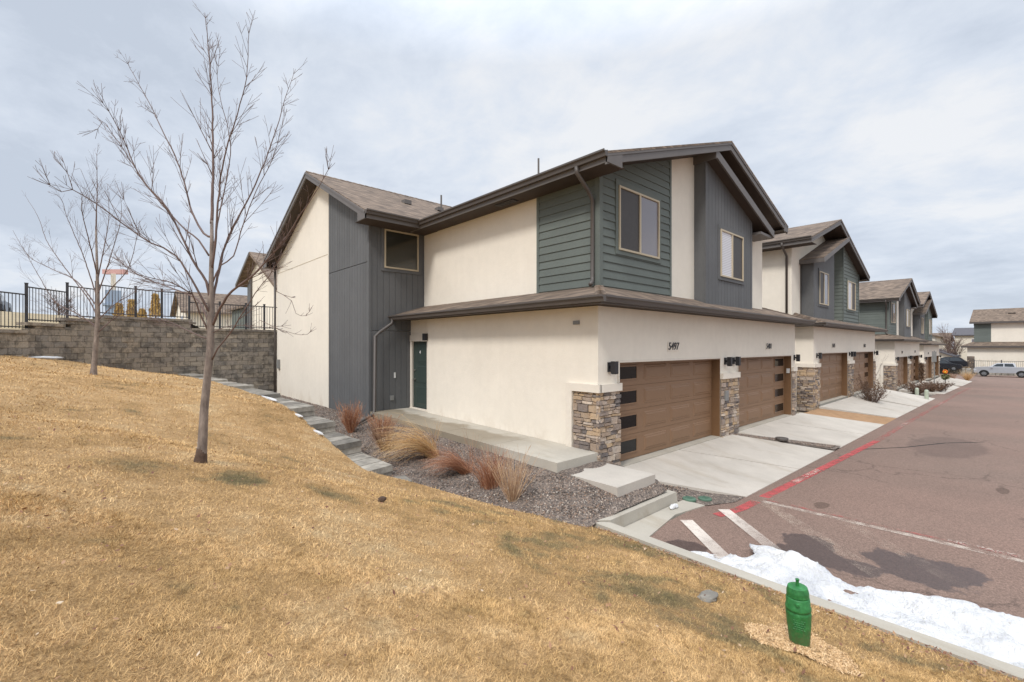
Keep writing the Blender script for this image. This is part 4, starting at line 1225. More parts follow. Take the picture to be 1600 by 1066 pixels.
# ------------------------------------------------------------------ building type B (grey bay left, green box right, main wall set back)
def building_b(dx, dy, dz, label, numbers, win=(None, 3)):
    root = thing('townhouse', (22.5 + dx, 5.8 + dy, dz), label, 'townhouse', 'townhouses along the street')
    X = lambda v: v + dx
    Y = lambda v: v + dy
    Z = lambda v: v + dz
    lower_storey(root, X(22.5), X(34.9), Y(5.8), [(X(23.28), X(28.27)), (X(29.4), X(34.45))], Z(0), Z(3.36), .6, .6, Y(13), numbers, win, top_in=(1.22, 1.2, .42))
    xr, zr = 27.1, 8.74
    xl, zl = 22.35, 8.74 - (27.1 - 22.35) / 3
    xR, zR = 33.6, 8.74 - (33.6 - 27.1) / 3
    def zu(x): return zr - abs(x - xr) / 3 - .19
    XL, XRt, YM = 23.1, 32.7, 6.8
    m = MB()
    plain(m, [(X(XL), Z(3.4)), (X(XRt), Z(3.4)), (X(XRt), Z(zu(XRt))), (X(xr), Z(zu(xr))), (X(XL), Z(zu(XL)))], 'y', Y(YM))
    m.box(X(XL), X(XL) + .15, Y(YM) + .151, Y(15), Z(3.4), Z(zu(XL))); m.box(X(XRt) - .15, X(XRt), Y(YM) + .151, Y(15), Z(3.4), Z(zu(XRt)))
    link('upper_wall', m, M['stucco'], root)
    # bay
    bl, br, by = 24.4, 27.9, 6.3
    iz = lambda x: 6.53 + (x - 24.2) * .36
    m = MB()
    grooved(m, [(X(bl), Z(3.4)), (X(br), Z(3.4)), (X(br), Z(iz(br) - .2)), (X(bl), Z(iz(bl) - .2))], 'y', Y(by))
    m.box(X(bl), X(bl) + .05, Y(by) + .042, Y(YM) + .01, Z(3.4), Z(iz(bl) - .2), .5)
    link('bay_siding', m, M['grey'], root)
    window(root, 'y', Y(by - .012), X(25.2), X(26.7), Z(4.5), Z(6.05), 'glass_screen', 'glass', 'grey')
    q = [(X(24.15), Y(5.82), Z(iz(24.15))), (X(24.15), Y(YM + .1), Z(iz(24.15))), (X(28.7), Y(YM + .1), Z(iz(28.7))), (X(28.7), Y(5.82), Z(iz(28.7)))]
    m = MB(); m.slab(q, .05); link('bay_roof', m, M['shingle'], root)
    m = MB(); m.slab([(p[0], p[1] + (.03 if k in (0, 3) else 0), p[2] - .052) for k, p in enumerate(q)], .15); link('bay_soffit', m, M['soffit'], root)
    m = MB()
    A = [(q[0][0], q[0][1] - .02, q[0][2] - .24), (q[3][0], q[3][1] - .02, q[3][2] - .24), (q[3][0], q[3][1] - .02, q[3][2] - .03), (q[0][0], q[0][1] - .02, q[0][2] - .03)]
    m.loft(A, [(p[0], p[1] + .049, p[2]) for p in A]); m.box(X(24.12), X(24.149), Y(5.8), Y(YM) - .01, Z(iz(24.15)) - .22, Z(iz(24.15)) - .03)
    link('bay_fascia', m, M['taupe_l'], root)
    # green box
    gl, gr_, gy = 29.2, XRt, 6.2
    m = MB()
    lap(m, [(X(gl), Z(3.5)), (X(gr_), Z(3.5)), (X(gr_), Z(zu(gr_))), (X(gl), Z(zu(gl)))], 'y', Y(gy), .19)
    lap(m, [(Y(gy), Z(3.5)), (Y(YM), Z(3.5)), (Y(YM), Z(zu(gl))), (Y(gy), Z(zu(gl)))], 'x', X(gl), .19)
    link('lap_siding', m, M['green'], root)
    m = MB(); m.box(X(gl) - .035, X(gl) + .07, Y(gy) - .045, Y(gy) - .03, Z(3.45), Z(zu(gl))).cut(); m.box(X(gr_) - .09, X(gr_), Y(gy) - .045, Y(gy) - .03, Z(3.45), Z(zu(gr_)))
    link('corner_board', m, M['green'], root)
    window(root, 'y', Y(gy - .02), X(30.0), X(31.7), Z(4.5), Z(6.05), 'blind', 'glass_screen', 'green')
    roof_gable_x(root, X(xr), Z(zr), X(xl), Z(zl), X(xR), Z(zR), Y(5.85), Y(17.5))
    m = MB(); m.box(X(xl), X(XL) - .01, Y(5.84), Y(15), Z(zl) - .25, Z(zl) - .235).cut(); m.box(X(XRt) + .01, X(xR), Y(5.84), Y(15), Z(zR) - .25, Z(zR) - .235); link('eave_soffit', m, M['soffit'], root)
    m = MB(); m.box(X(xl) - .004, X(xl) + .02, Y(5.84), Y(15), Z(zl) - .26, Z(zl) - .06); link('eave_fascia', m, M['taupe_l'], root)
    upper_gutter_l(root, X(xl), Z(zl), Y(5.82), Y(15))
    downspout(root, [(X(xl) - .06, Y(6.95), Z(zl) - .12), (X(xl) - .05, Y(6.95), Z(zl) - .25), (X(XL) - .08, Y(6.98), Z(zl) - .6), (X(XL) - .08, Y(6.98), Z(3.9))], .05)
    m = MB(); m.box(X(24.28), X(24.38), Y(YM) - .03, Y(YM) - .001, Z(3.6), Z(6.4)); link('corner_board', m, M['taupe'], root)
    # rear volume
    m = MB(); m.box(X(XL) - 1.2, X(35), Y(13.2), Y(22.5), Z(-.6), Z(6.2)); link('rear_wall', m, M['stucco'], root)
    m = MB()
    for (ye, zz) in ((12.7, 6.4), (23, 6.4)):
        m.slab([(X(21.6), Y(17.6), Z(8.8)), (X(35.4), Y(17.6), Z(8.8)), (X(35.4), Y(ye), Z(zz)), (X(21.6), Y(ye), Z(zz))], .2)
    link('rear_roof', m, M['shingle'], root)
    m = MB(); m.loft([(X(22), Y(13.3), Z(6.19)), (X(22), Y(22.4), Z(6.19)), (X(22), Y(17.6), Z(8.58))], [(X(35), Y(13.3), Z(6.19)), (X(35), Y(22.4), Z(6.19)), (X(35), Y(17.6), Z(8.58))])
    link('rear_gable', m, M['stucco'], root)
    return root
building_b(0, 0, .03, 'second townhouse of the row with a shingled shed roof over its grey bay', ('5475', '5463'))
building_a(34.1, .15, -.45, 'third townhouse of the row, with the low brown hedge in front of it', ('5457', '5449'))
building_b(34.9, .1, -.70, 'farthest townhouse of the row beside the pair of dark parked cars', ('5441', '5433'))

# ------------------------------------------------------------------ opposite building across the cross street
def box_(name, root, mat, *b):
    m = MB(); m.box(*b); return link(name, m, M[mat], root)
root = thing('townhouse', (103, 5.4, -.8), 'side of a townhouse across the cross street behind the silver pickup', 'townhouse')
XW = 103.0
m = MB(); m.box(XW, XW + 12, -16, 5.4, -1.5, 2.6); link('stucco_wall', m, M['stucco'], root)
m = MB(); m.box(XW + 1.2, XW + 11, -14, 4.7, 2.6, 6.3); link('upper_wall', m, M['stucco'], root)
m = MB(); lap(m, [(2.8, 2.7), (4.7, 2.7), (4.7, 6.25), (2.8, 6.25)], 'x', XW + 1.19, .3); link('lap_siding', m, M['green'], root)
m = MB(); m.slab([(XW - .6, 6.1, 2.62), (XW - .6, -17, 2.62), (XW + 1.3, -17, 3.25), (XW + 1.3, 4.8, 3.25)], .3); m.slab([(XW - .6, 6.1, 2.62), (XW + 1.3, 4.8, 3.25), (XW + 10, 4.8, 3.25), (XW + 12, 6.1, 2.62)], .3); link('lower_roof', m, M['shingle'], root)
m = MB(); m.slab([(XW + .5, 5.2, 6.4), (XW + .5, -15, 6.4), (XW + 6, -15, 8.65), (XW + 6, 5.0, 8.65)], .25); m.slab([(XW + 6, 5.0, 8.65), (XW + 6, -15, 8.65), (XW + 11.5, -15, 6.4), (XW + 11.5, 5.2, 6.4)], .25); link('upper_roof', m, M['shingle'], root)
m = MB(); m.box(XW + .46, XW + .5, -15, 5.2, 6.1, 6.38); link('gutter', m, M['taupe'], root)
m = MB(); m.box(XW - .66, XW - .6, -17, 6.1, 2.3, 2.6); link('lower_gutter', m, M['taupe'], root)
m = MB(); stones(m, 'x', XW - .002, 4.6, 5.4, -1.3, .95, random.Random(5)); link('stone_veneer', m, M['stone'], root)
m = MB(); m.box(XW - .06, XW + .002, 4.58, 5.42, -1.5, .93); link('mortar_bed', m, M['mortar'], root)
m = MB(); m.box(XW + 3.4, XW + 3.7, .2, 1.0, 7.55, 7.8); m.cut(); m.box(XW + 3.4, XW + 3.7, -3.5, -2.7, 7.55, 7.8); link('roof_vent', m, M['soffit'], root)
m = MB()
f = thing('metal_fence', (101.5, -5, -1.2), 'black railing along the wall behind the silver pickup', 'fence')
m = MB()
for k in range(90):
    y = 4.5 - k * .2; m.box(101.49, 101.51, y - .01, y + .01, -1.1, .3)
m.box(101.48, 101.52, -15.2, 4.55, .24, .3); m.box(101.48, 101.52, -15.2, 4.55, -1.05, -1.0)
link('picket_panel', m, M['fence'], f)
for k in range(7):
    y = 4.55 - k * 2.9; m = MB(); m.box(101.45, 101.55, y - .06, y + .06, -1.5, .45); link('post', m, M['fence'], f)
# raised verge across the street
m = MB(); m.slab([(98.2, 30, -1.45), (98.2, -40, -1.45), (101, -40, -1.1), (101, 30, -1.1)], 1.0); m.slab([(101, 30, -1.1), (101, -40, -1.1), (130, -40, -1.0), (130, 30, -1.0)], 1.0); link('verge', m, M['ground'], kind='structure')
m = MB()
V_ = [(97.6 + .3 * math.sin(k * .9), 14 - k * .62) for k in range(40)]
for i, (x, y) in enumerate(V_):
    m.hexa([(x, y, -1.8), (x + .7, y, -1.8), (x + .7, y + .58, -1.8), (x, y + .58, -1.8), (x + .05, y + .04, -.95 + .2 * random.random()), (x + .65, y + .03, -.95 + .2 * random.random()), (x + .66, y + .55, -1 + .2 * random.random()), (x + .04, y + .54, -1 + .2 * random.random())], random.random())
link('boulder_wall', m, M['lblock'], label='low grey stone wall in front of the dark cars', cat='wall')

# ------------------------------------------------------------------ vehicles
def wheel(root, x, y, z, r, side, w=.24):
    m = MB()
    P = lambda a_, rr, o: (x + side * o, y + math.cos(a_) * rr, z + math.sin(a_) * rr)
    m.tube([(x - w / 2, y, z), (x - w / 2 + .03, y, z), (x + w / 2 - .03, y, z), (x + w / 2, y, z)], [r * .93, r, r, r * .93], 24)
    t_ = link('wheel', m, M['tyre'], root)
    m = MB(); m.tube([(x + side * (w / 2 - .06), y, z), (x + side * (w / 2 + .012), y, z)], [r * .62, r * .60], 20); 
    for k in range(5):
        a_ = k * 2 * math.pi / 5
        m.tube([(x + side * (w / 2 + .015), y, z), (x + side * (w / 2 + .015), y + math.cos(a_) * r * .56, z + math.sin(a_) * r * .56)], [.05, .03], 6)
    link('rim', m, M['rim'], t_)
def body_loft(m, secs, n_side=None):
    # secs: list of cross-sections (lists of points with equal count)
    for a_, b_ in zip(secs[:-1], secs[1:]): m.loft(a_, b_)
def vehicle(name, x, y, z, heading, prof, cabin, glassy, wheels, w, paint, label, cat, bed=None):
    """profile in (s, h): s along the car from nose to tail; car lies along Y, nose towards +Y*heading"""
    root = thing(name, (x, y, z), label, cat)
    G_ = lambda s_, h, o: (x + o, y - heading * s_, z + h)
    def ext(pts, hw, inset=0.06):
        m = MB(); n = len(pts)
        A = [G_(s_, h, -hw + inset * max(0, (h - .7)) * 1.2) for s_, h in pts]; B = [G_(s_, h, hw - inset * max(0, (h - .7)) * 1.2) for s_, h in pts]
        m.loft(A, B); return m
    link('body', ext(prof, w / 2), M[paint], root)
    link('cabin', ext(cabin, w / 2 - .08, .25), M[paint], root)
    for gpts in glassy:
        for sd_ in (-1, 1):
            m = MB()
            hw = w / 2 - .08
            o = lambda h: sd_ * (hw - .25 * max(0, h - .7) * 1.2 + .006)
            m.poly([G_(s_, h, o(h)) for s_, h in gpts])
            link('side_window', m, M['car_glass'], root)
    for s_ in wheels[0]:
        for sd_ in (-1, 1):
            wheel(root, x + sd_ * (w / 2 - .11), y - heading * s_, z + wheels[1], wheels[1], sd_)
            m = MB()
            R_ = wheels[1] * 1.22
            pts = [(s_ + math.cos(a_) * R_, wheels[1] + math.sin(a_) * R_) for a_ in [math.pi * k / 12 for k in range(13)]]
            m.poly([G_(p[0], p[1], sd_ * (w / 2 + .004)) for p in pts]); link('wheel_arch', m, M['tyre'], root)
    return root, G_
prof = [(0.0, .52), (.0, 1.0), (.08, 1.22), (.25, 1.28), (1.0, 1.34), (1.6, 1.37), (4.05, 1.38), (4.1, 1.36), (5.35, 1.4), (5.45, 1.34), (5.5, .7), (5.2, .58), (4.8, .56), (.6, .52)]
cabin = [(1.45, 1.34), (2.12, 1.82), (2.35, 1.90), (3.7, 1.92), (3.93, 1.86), (4.04, 1.36)]
win_f = [(1.8, 1.42), (2.22, 1.78), (2.84, 1.82), (2.84, 1.42)]; win_r = [(2.94, 1.42), (2.94, 1.83), (3.72, 1.83), (3.88, 1.42)]
TX, TY = 92.6, 4.15
root, G_ = vehicle('pickup_truck', TX, TY, -1.68, 1, prof, cabin, (win_f, win_r), ((1.0, 4.5), .42), 1.95, 'silver', 'silver crew cab pickup truck parked on the cross street', 'pickup truck')
m = MB(); m.box(TX - .955, TX - .7, TY - .24, TY + .01, -.78, -.64); link('headlight', m, M['lamp_w'], root)
m = MB(); m.box(TX + .7, TX + .955, TY - .24, TY + .01, -.78, -.64); link('headlight', m, M['lamp_w'], root)
m = MB(); m.box(TX - .94, TX + .94, TY - .1, TY + .03, -1.3, -1.08); link('bumper', m, M['tyre'], root)
m = MB(); m.box(TX - 1.12, TX - .93, TY - 1.85, TY - 1.7, -.5, -.34); link('mirror', m, M['silver'], root)
sp_ = [(0, .4), (.02, .8), (.2, .95), (1.1, 1.08), (4.5, 1.12), (4.75, 1.0), (4.8, .45), (4.4, .36), (.4, .34)]
sc_ = [(1.05, 1.05), (1.75, 1.55), (2.2, 1.66), (3.9, 1.64), (4.55, 1.1)]
sw1 = [(1.42, 1.12), (1.9, 1.53), (2.65, 1.57), (2.65, 1.12)]; sw2 = [(2.75, 1.12), (2.75, 1.57), (3.7, 1.55), (4.15, 1.12)]
vehicle('parked_car', 97.0, 5.6, -1.2, -1, sp_, sc_, (sw1, sw2), ((.9, 3.8), .36), 1.9, 'blackcar', 'black sport utility car parked nearest the end of the row', 'car')
vehicle('parked_car', 101.5, 10.0, -1.05, 1, [(a_, b_ * 1.12) for a_, b_ in sp_], [(a_, b_ * 1.12) for a_, b_ in sc_], ([(a_, b_ * 1.12) for a_, b_ in sw1], [(a_, b_ * 1.12) for a_, b_ in sw2]), ((.9, 3.8), .38), 1.9, 'blackcar', 'dark taller car half hidden behind the black one, against the stone pier', 'car')
# car at the far left behind the fence
vehicle('parked_car', -5.6, 47.5, 4.7, -1, sp_, sc_, (sw1, sw2), ((.9, 3.8), .36), 1.9, 'blackcar', 'black car on the upper road at the left edge behind the fence', 'car')

# ------------------------------------------------------------------ retaining wall and terrace
def wl_len():
    L = [0]
    for a_, b_ in zip(WL[:-1], WL[1:]): L.append(L[-1] + math.hypot(b_[0] - a_[0], b_[1] - a_[1]))
    return L
LL = wl_len()
def wl(s_):
    for k in range(len(LL) - 1):
        if s_ <= LL[k + 1] or k == len(LL) - 2:
            t_ = (s_ - LL[k]) / (LL[k + 1] - LL[k]); a_, b_ = WL[k], WL[k + 1]
            d = Vector((b_[0] - a_[0], b_[1] - a_[1])).normalized()
            return Vector((a_[0] + (b_[0] - a_[0]) * t_, a_[1] + (b_[1] - a_[1]) * t_)), d
def s_at_px(px):
    best = None
    for i in range(0, 4000):
        s_ = LL[-1] * i / 4000; p, d = wl(s_)
        dd = p.x * math.cos(YAW) + p.y * math.sin(YAW); l = p.x * math.sin(YAW) - p.y * math.cos(YAW)
        if dd > .5:
            q = 800 + 719 * l / dd
            if best is None or abs(q - px) < best[0]: best = (abs(q - px), s_)
    return best[1]
# top levels of the coping, as distance along the wall
SEC = [(0.0, 3.05), (s_at_px(47), 3.30), (s_at_px(108), 3.52), (s_at_px(152), 3.70), (s_at_px(303), 3.33)]
def top_at(s_):
    z = SEC[0][1]
    for a_, b_ in SEC:
        if s_ >= a_: z = b_
    return z
wall = thing('retaining_wall', (-2, 20.1, 1.8), 'tall curved retaining wall of tan and grey split-face blocks behind the trees', 'retaining wall')
m = MB(); cap = MB(); rs = random.Random(3)
BH, BW = .203, .45
N = int(LL[-1] / BW)
for r in range(-8, 20):
    z0 = r * BH + .06
    off = (r % 2) * .5
    for k in range(N):
        s0 = (k + off) * BW; s1 = s0 + BW
        if s1 > LL[-1]: continue
        tz = top_at((s0 + s1) / 2) - .10
        if z0 >= tz - .02: continue
        p0, d0 = wl(s0); p1, d1 = wl(s1)
        zb = Hs((p0.x + p1.x) / 2, (p0.y + p1.y) / 2) - .5
        if z0 + BH < zb: continue
        z1 = min(z0 + BH, tz)
        d = (p1 - p0).normalized(); nrm = Vector((d.y, -d.x))
        if nrm.dot(-p0) < 0: nrm = -nrm
        g_ = .0015; j = lambda: rs.uniform(-.014, .014)
        a_ = p0 + d * g_; b_ = p1 - d * g_
        bk = [(a_.x - nrm.x * .2, a_.y - nrm.y * .2), (b_.x - nrm.x * .2, b_.y - nrm.y * .2)]
        o = .03
        back = [(bk[0][0], bk[0][1], z0 + g_), (bk[1][0], bk[1][1], z0 + g_), (bk[1][0], bk[1][1], z1 - g_), (bk[0][0], bk[0][1], z1 - g_)]
        f0, f1 = a_ + nrm * (.0), b_ + nrm * (.0)
        mid = [(f0.x, f0.y, z0 + g_), (f1.x, f1.y, z0 + g_), (f1.x, f1.y, z1 - g_), (f0.x, f0.y, z1 - g_)]
        fr = []
        for (q, zz) in ((f0 + d * .008, z0 + .008), (f1 - d * .008, z0 + .008), (f1 - d * .008, z1 - .008), (f0 + d * .008, z1 - .008)):
            oo = .018 + j() * .6; fr.append((q.x + nrm.x * oo, q.y + nrm.y * oo, zz + j() * .5))
        tn = rs.random()
        m.loft(back, mid, tn); m.loft(mid, fr, tn)
link('block_face', m, M['block'], wall)
m = MB()
for i in range(80):
    sa, sb = LL[-1] * i / 80, LL[-1] * (i + 1) / 80
    pa, da = wl(sa); pb, db = wl(sb); dq = (pb - pa).normalized(); nq = Vector((-dq.y, dq.x))
    if nq.dot(pa) < 0: nq = -nq
    zt_ = min(top_at(sa), top_at(sb)) - .1
    c_ = [pa + nq * .21, pb + nq * .21, pb + nq * .28, pa + nq * .28]
    m.loft([(q.x, q.y, -.5) for q in c_], [(q.x, q.y, zt_) for q in c_])
link('backing', m, M['mortar'], wall)
k = 0
s_ = 0.0
while s_ < LL[-1] - .5:
    s1 = s_ + .46
    tz = top_at((s_ + s1) / 2)
    # keep one cap on one level
    p0, d0 = wl(s_ + .004); p1, d1 = wl(s1 - .004)
    d = (p1 - p0).normalized(); nrm = Vector((d.y, -d.x))
    if nrm.dot(-p0) < 0: nrm = -nrm
    c4 = [(p0 + nrm * .06), (p1 + nrm * .06), (p1 - nrm * .3), (p0 - nrm * .3)]
    cap.loft([(q.x, q.y, tz - .10) for q in c4], [(q.x, q.y, tz) for q in c4], rs.random())
    s_ += .46
link('coping', cap, M['block'], wall)
# upper terrace behind the wall
ss = np.linspace(0, LL[-1], 60)
ts = [.25, 2, 5, 9, 14, 20, 28, 60, 150]
V = []; 
for s_ in ss:
    p, d = wl(float(s_)); nrm = Vector((-d.y, d.x))
    if nrm.dot(p) < 0: nrm = -nrm
    # fan outwards from the camera side
    out_ = p.normalized()
    for t_ in ts:
        q = p + (nrm * .5 + out_ * .5).normalized() * t_
        rise = {.25: -.06, 2: .02, 5: .2, 9: .6, 14: 1.1, 20: 1.6, 28: 2.05, 60: 1.9, 150: -2}[t_]
        right = min(1, max(0, (s_ - SEC[3][0]) / 4))
        zb = top_at(s_) * (1 - min(1, t_ / 4)) + 3.45 * min(1, t_ / 4)
        V.append((q.x, q.y, zb + rise * (1 - .75 * right)))
nt_ = len(ts)
F = [(i * nt_ + j, i * nt_ + j + 1, (i + 1) * nt_ + j + 1, (i + 1) * nt_ + j) for i in range(59) for j in range(nt_ - 1)]
np_mesh('upper_terrace', V, F, np.full(len(F), .5), M['terrace'], 4, kind='structure')
# fence on top
fence = thing('metal_fence', (-2, 20.3, 3.3), 'black picket fence stepping along the top of the block retaining wall', 'fence')
posts = [0.3, 3.0, 5.6, s_at_px(-40), s_at_px(51), s_at_px(112), s_at_px(157), s_at_px(215), s_at_px(256), s_at_px(299), s_at_px(345), s_at_px(386), s_at_px(415), s_at_px(440)]
posts = sorted(posts)
def off_wall(s_, o=.18):
    p, d = wl(s_); nrm = Vector((-d.y, d.x))
    if nrm.dot(p) < 0: nrm = -nrm
    return p + nrm * o, d
for i, s_ in enumerate(posts):
    p, d = off_wall(s_)
    zb = top_at(s_ + .02)
    m = MB(); r = .038
    if i > 0: zb0 = top_at(s_ - .3)
    else: zb0 = zb
    m.box(p.x - r, p.x + r, p.y - r, p.y + r, min(zb, zb0) - .1, max(zb, zb0) + 1.22); m.box(p.x - r - .008, p.x + r + .008, p.y - r - .008, p.y + r + .008, max(zb, zb0) + 1.22, max(zb, zb0) + 1.245)
    link('post', m, M['fence'], fence)
    if i + 1 < len(posts):
        s1 = posts[i + 1]; q, d1 = off_wall(s1); zb = top_at((s_ + s1) / 2)
        m = MB(); n = max(2, int((q - p).length / .105))
        for k in range(1, n):
            c_ = p.lerp(q, k / n); m.box(c_.x - .009, c_.x + .009, c_.y - .009, c_.y + .009, zb + .05, zb + 1.12)
        for (za, zb_) in ((1.10, 1.14), (.08, .115)):
            A = p.lerp(q, .005); B = p.lerp(q, .995); nn_ = Vector((-(q - p).y, (q - p).x)).normalized() * .016
            m.loft([(A.x - nn_.x, A.y - nn_.y, zb + za), (A.x + nn_.x, A.y + nn_.y, zb + za), (A.x + nn_.x, A.y + nn_.y, zb + zb_), (A.x - nn_.x, A.y - nn_.y, zb + zb_)],
                   [(B.x - nn_.x, B.y - nn_.y, zb + za), (B.x + nn_.x, B.y + nn_.y, zb + za), (B.x + nn_.x, B.y + nn_.y, zb + zb_), (B.x - nn_.x, B.y - nn_.y, zb + zb_)])
        link('picket_panel', m, M['fence'], fence)

# stepped block edging between lawn and gravel
edge = thing('garden_wall', (4.2, 8.2, 0), 'low stepped wall of grey concrete blocks between the lawn and the gravel bed', 'garden wall')
rs = random.Random(11)
m = MB()
steps = [(8.15, 4.30, .25), (9.6, 4.32, .50), (11.0, 4.30, .75), (12.25, 4.25, 1.0), (15.0, 4.20, 1.12), (17.5, 4.05, 1.22), (20.0, 3.75, 1.30), (22.0, 3.45, 1.38), (23.6, 3.2, 1.4)]
for i in range(len(steps) - 1):
    y0, xr0, z = steps[i]; y1 = steps[i + 1][0]; xr1 = steps[i + 1][1]
    L_ = y1 - y0 + .3; n = max(3, round(L_ / .46)); hgt = .122
    for row in range(8 if i else 4):
        zz = z - row * hgt
        for k in range(n):
            sh = .0 if row % 2 == 0 or k == 0 else -.2
            a_ = y0 + L_ * k / n + sh; b_ = y0 + L_ * (k + 1) / n - .012 + (0 if row % 2 == 0 or k == n - 1 else -.2)
            x1 = xr0 + (xr1 - xr0) * (a_ - y0) / (y1 - y0) + rs.uniform(-.012, .012)
            sk = .14      # each end is cut slightly askew, as laid along the curve
            m.hexa([(x1 - .62, a_ - sk, zz - hgt + .004), (x1, a_ + rs.uniform(-.008, .008), zz - hgt + .004), (x1, b_, zz - hgt + .004), (x1 - .62, b_ - sk, zz - hgt + .004),
                    (x1 - .62, a_ - sk + .012, zz), (x1 - .014, a_ + .014, zz), (x1 - .014, b_ - .006, zz), (x1 - .62, b_ - sk, zz)], rs.random())
m.hexa([(3.85, 7.55, -.1), (4.38, 7.5, -.1), (4.45, 7.95, -.1), (3.85, 8.0, -.1), (3.86, 7.56, .07), (4.36, 7.52, .06), (4.43, 7.93, .07), (3.86, 7.99, .08)], .3)
link('block_courses', m, M['lblock'], edge)

# ------------------------------------------------------------------ snow
def snow_edge(y):
    return float(np.interp(y, [-9, -4, -1, -.05, .23, .68, .95, 1.24, 1.54, 1.76, 2.01, 2.2, 2.37, 2.45, 2.74, 3.0, 3.15],
                              [7.6, 7.5, 7.35, 7.2, 7.15, 6.98, 6.9, 6.84, 6.78, 6.92, 6.9, 6.82, 6.72, 6.5, 6.42, 6.25, 6.08]))
ys = np.linspace(-9, 3.12, 330); nx = 46; V = []
for y in ys:
    xo = snow_edge(y) + .09 * mnoise.noise((y * 3.3, 4, 0)) + .06 * mnoise.noise((y * 9, 1, 0)) + .03 * mnoise.noise((y * 25, 1, 5))
    xi = 5.70 + .02 * mnoise.noise((y * 4, 9, 0)) if y < 2.0 else 5.70 + (y - 2.0) * .28
    xo -= .07
    tip = min(1, max(0.0, (3.12 - y) / .7)) ** .5
    for j in range(nx):
        u = j / (nx - 1); x = xi + (xo - xi) * u
        env = min(1, (1 - u) / .14) ** .6 if u > .86 else 1
        env *= 1 if y < 2 else min(1, u / .15 + .05)
        h = .065 + .04 * mnoise.noise((x * 1.7, y * 1.3, 0)) + .06 * mnoise.noise((x * 4.2, y * 4.2, 3)) + .035 * mnoise.noise((x * 11, y * 11, 8)) + .014 * mnoise.noise((x * 27, y * 27, 4)) + .07 * max(0, mnoise.noise((x * 2.2, y * 1.1, 14))) + .006 * mnoise.noise((x * 45, y * 45, 2))
        h += .09 * math.exp(-((x - 6.6) ** 2 + (y - 1.95) ** 2) / .03) + .06 * math.exp(-((x - 6.5) ** 2 + (y - 1.68) ** 2) / .02)
        z = -.31 + max(0.0, h) * env * tip * (.6 + .4 * tip) * 1.25
        if u < .06: z = min(z, -.15 + .6 * (x - 5.70))
        V.append((x, y, z))
F = [(r * nx + c, r * nx + c + 1, (r + 1) * nx + c + 1, (r + 1) * nx + c) for r in range(len(ys) - 1) for c in range(nx - 1)]
o = np_mesh('snow', V, F, np.full(len(F), .5), M['snow'], 4, kind='stuff', label='melting strip of old snow along the kerb', cat='snow')
o.data.polygons.foreach_set('use_smooth', [True] * len(F))
def lump(name, cx, cy, cz, rx, ry, rz, mat, seed, label, cat, group=None, kind=None, nseg=14):
    m = MB(); rr = random.Random(seed)
    bm = bmesh.new(); bmesh.ops.create_icosphere(bm, subdivisions=3, radius=1)
    for v in bm.verts:
        n = mnoise.noise(v.co * 1.6 + Vector((seed, 0, 0))) * .35 + mnoise.noise(v.co * 4 + Vector((seed, 3, 0))) * .12
        v.co *= 1 + n
        v.co = Vector((v.co.x * rx, v.co.y * ry, v.co.z * rz)) + Vector((cx, cy, cz))
    me = bpy.data.meshes.new(name); bm.to_mesh(me); bm.free()
    me.attributes.new('tone', 'FLOAT', 'FACE').data.foreach_set('value', [.5] * len(me.polygons))
    me.polygons.foreach_set('use_smooth', [True] * len(me.polygons))
    me.materials.append(M[mat]); o = bpy.data.objects.new(name, me); C.objects.link(o); tag(o, label, cat, group, kind)
    return o
lump('snow_chunk', 6.68, 2.22, -.22, .13, .25, .085, 'snow', 2, 'grey-white chunk of ice at the outer edge of the snow strip', 'snow')
lump('snow_remnant', 7.42, 4.0, -.22, .12, .05, .04, 'snow', 5, 'small patch of snow in the gutter behind the kerb stub', 'snow')
for i, (x, y, z, a_, b_) in enumerate([(3.60, 14.0, .82, .05, .8), (3.66, 11.7, .5, .035, .4), (3.66, 10.4, .33, .03, .35)]):
    lump('snow_remnant', x, y, Hs(x, y) + .02, a_, b_, .035, 'snow', 20 + i, 'thin line of leftover snow beside the ' + ['farthest and longest visible block step', 'third block step, below the grey siding', 'second block step from the near end'][i], 'snow', 'snow lines beside the stepped blocks')
lump('snow_remnant', -1.2, 20.5, Hs(-1.2, 20.5) + .03, .5, .12, .05, 'snow', 31, 'leftover snow at the foot of the retaining wall left of the small tree', 'snow')
for i, (x, y) in enumerate([(6.33, 12.0), (6.2, 11.35), (6.3, 10.3), (6.33, 8.4)]):
    lump('garden_stone', x, y, .3 + i * -.03, .16, .22 if i < 2 else .12, .13, 'lblock', 40 + i, ['whitish rock farthest along the walk, nearest the downspout', 'whitish rock second from the downspout, against the walk', 'whitish rock in the middle of the walk edge', 'whitish rock nearest the kerb end of the walk'][i], 'rock', 'whitish rocks along the walk')
lump('flat_rock', 4.42, 2.03, Hs(4.42, 2.03) + .015, .13, .08, .03, 'lblock', 50, 'flat grey rock lying in the lawn near the kerb', 'rock')
# valve lids
for (x, y) in ((8.02, 4.02), (8.3, 3.86)):
    z = -.232 if y > 4 else -.252
    m = MB(); m.lathe((x, y, z), [(.11, -.05), (.12, 0), (.115, .018), (.09, .026), (.02, .027)], 20)
    for k in range(6):
        m.box(x - .06, x + .06, y - .06 + k * .022, y - .05 + k * .022, z + .024, z + .032)
    link('valve_lid', m, M['green_lid'], label='green round valve lid ' + ('nearest the kerb stub' if x < 8.1 else 'nearest the first driveway and the red line'), cat='valve lid', group='green valve lids')
# irrigation cover on strip
m = MB(); m.lathe((14.6, 4.55, -.09), [(.16, -.05), (.17, 0), (.16, .015), (.02, .02)], 16); link('valve_lid', m, M['taupe'], label='brown round cover between the first two driveways', cat='valve lid')

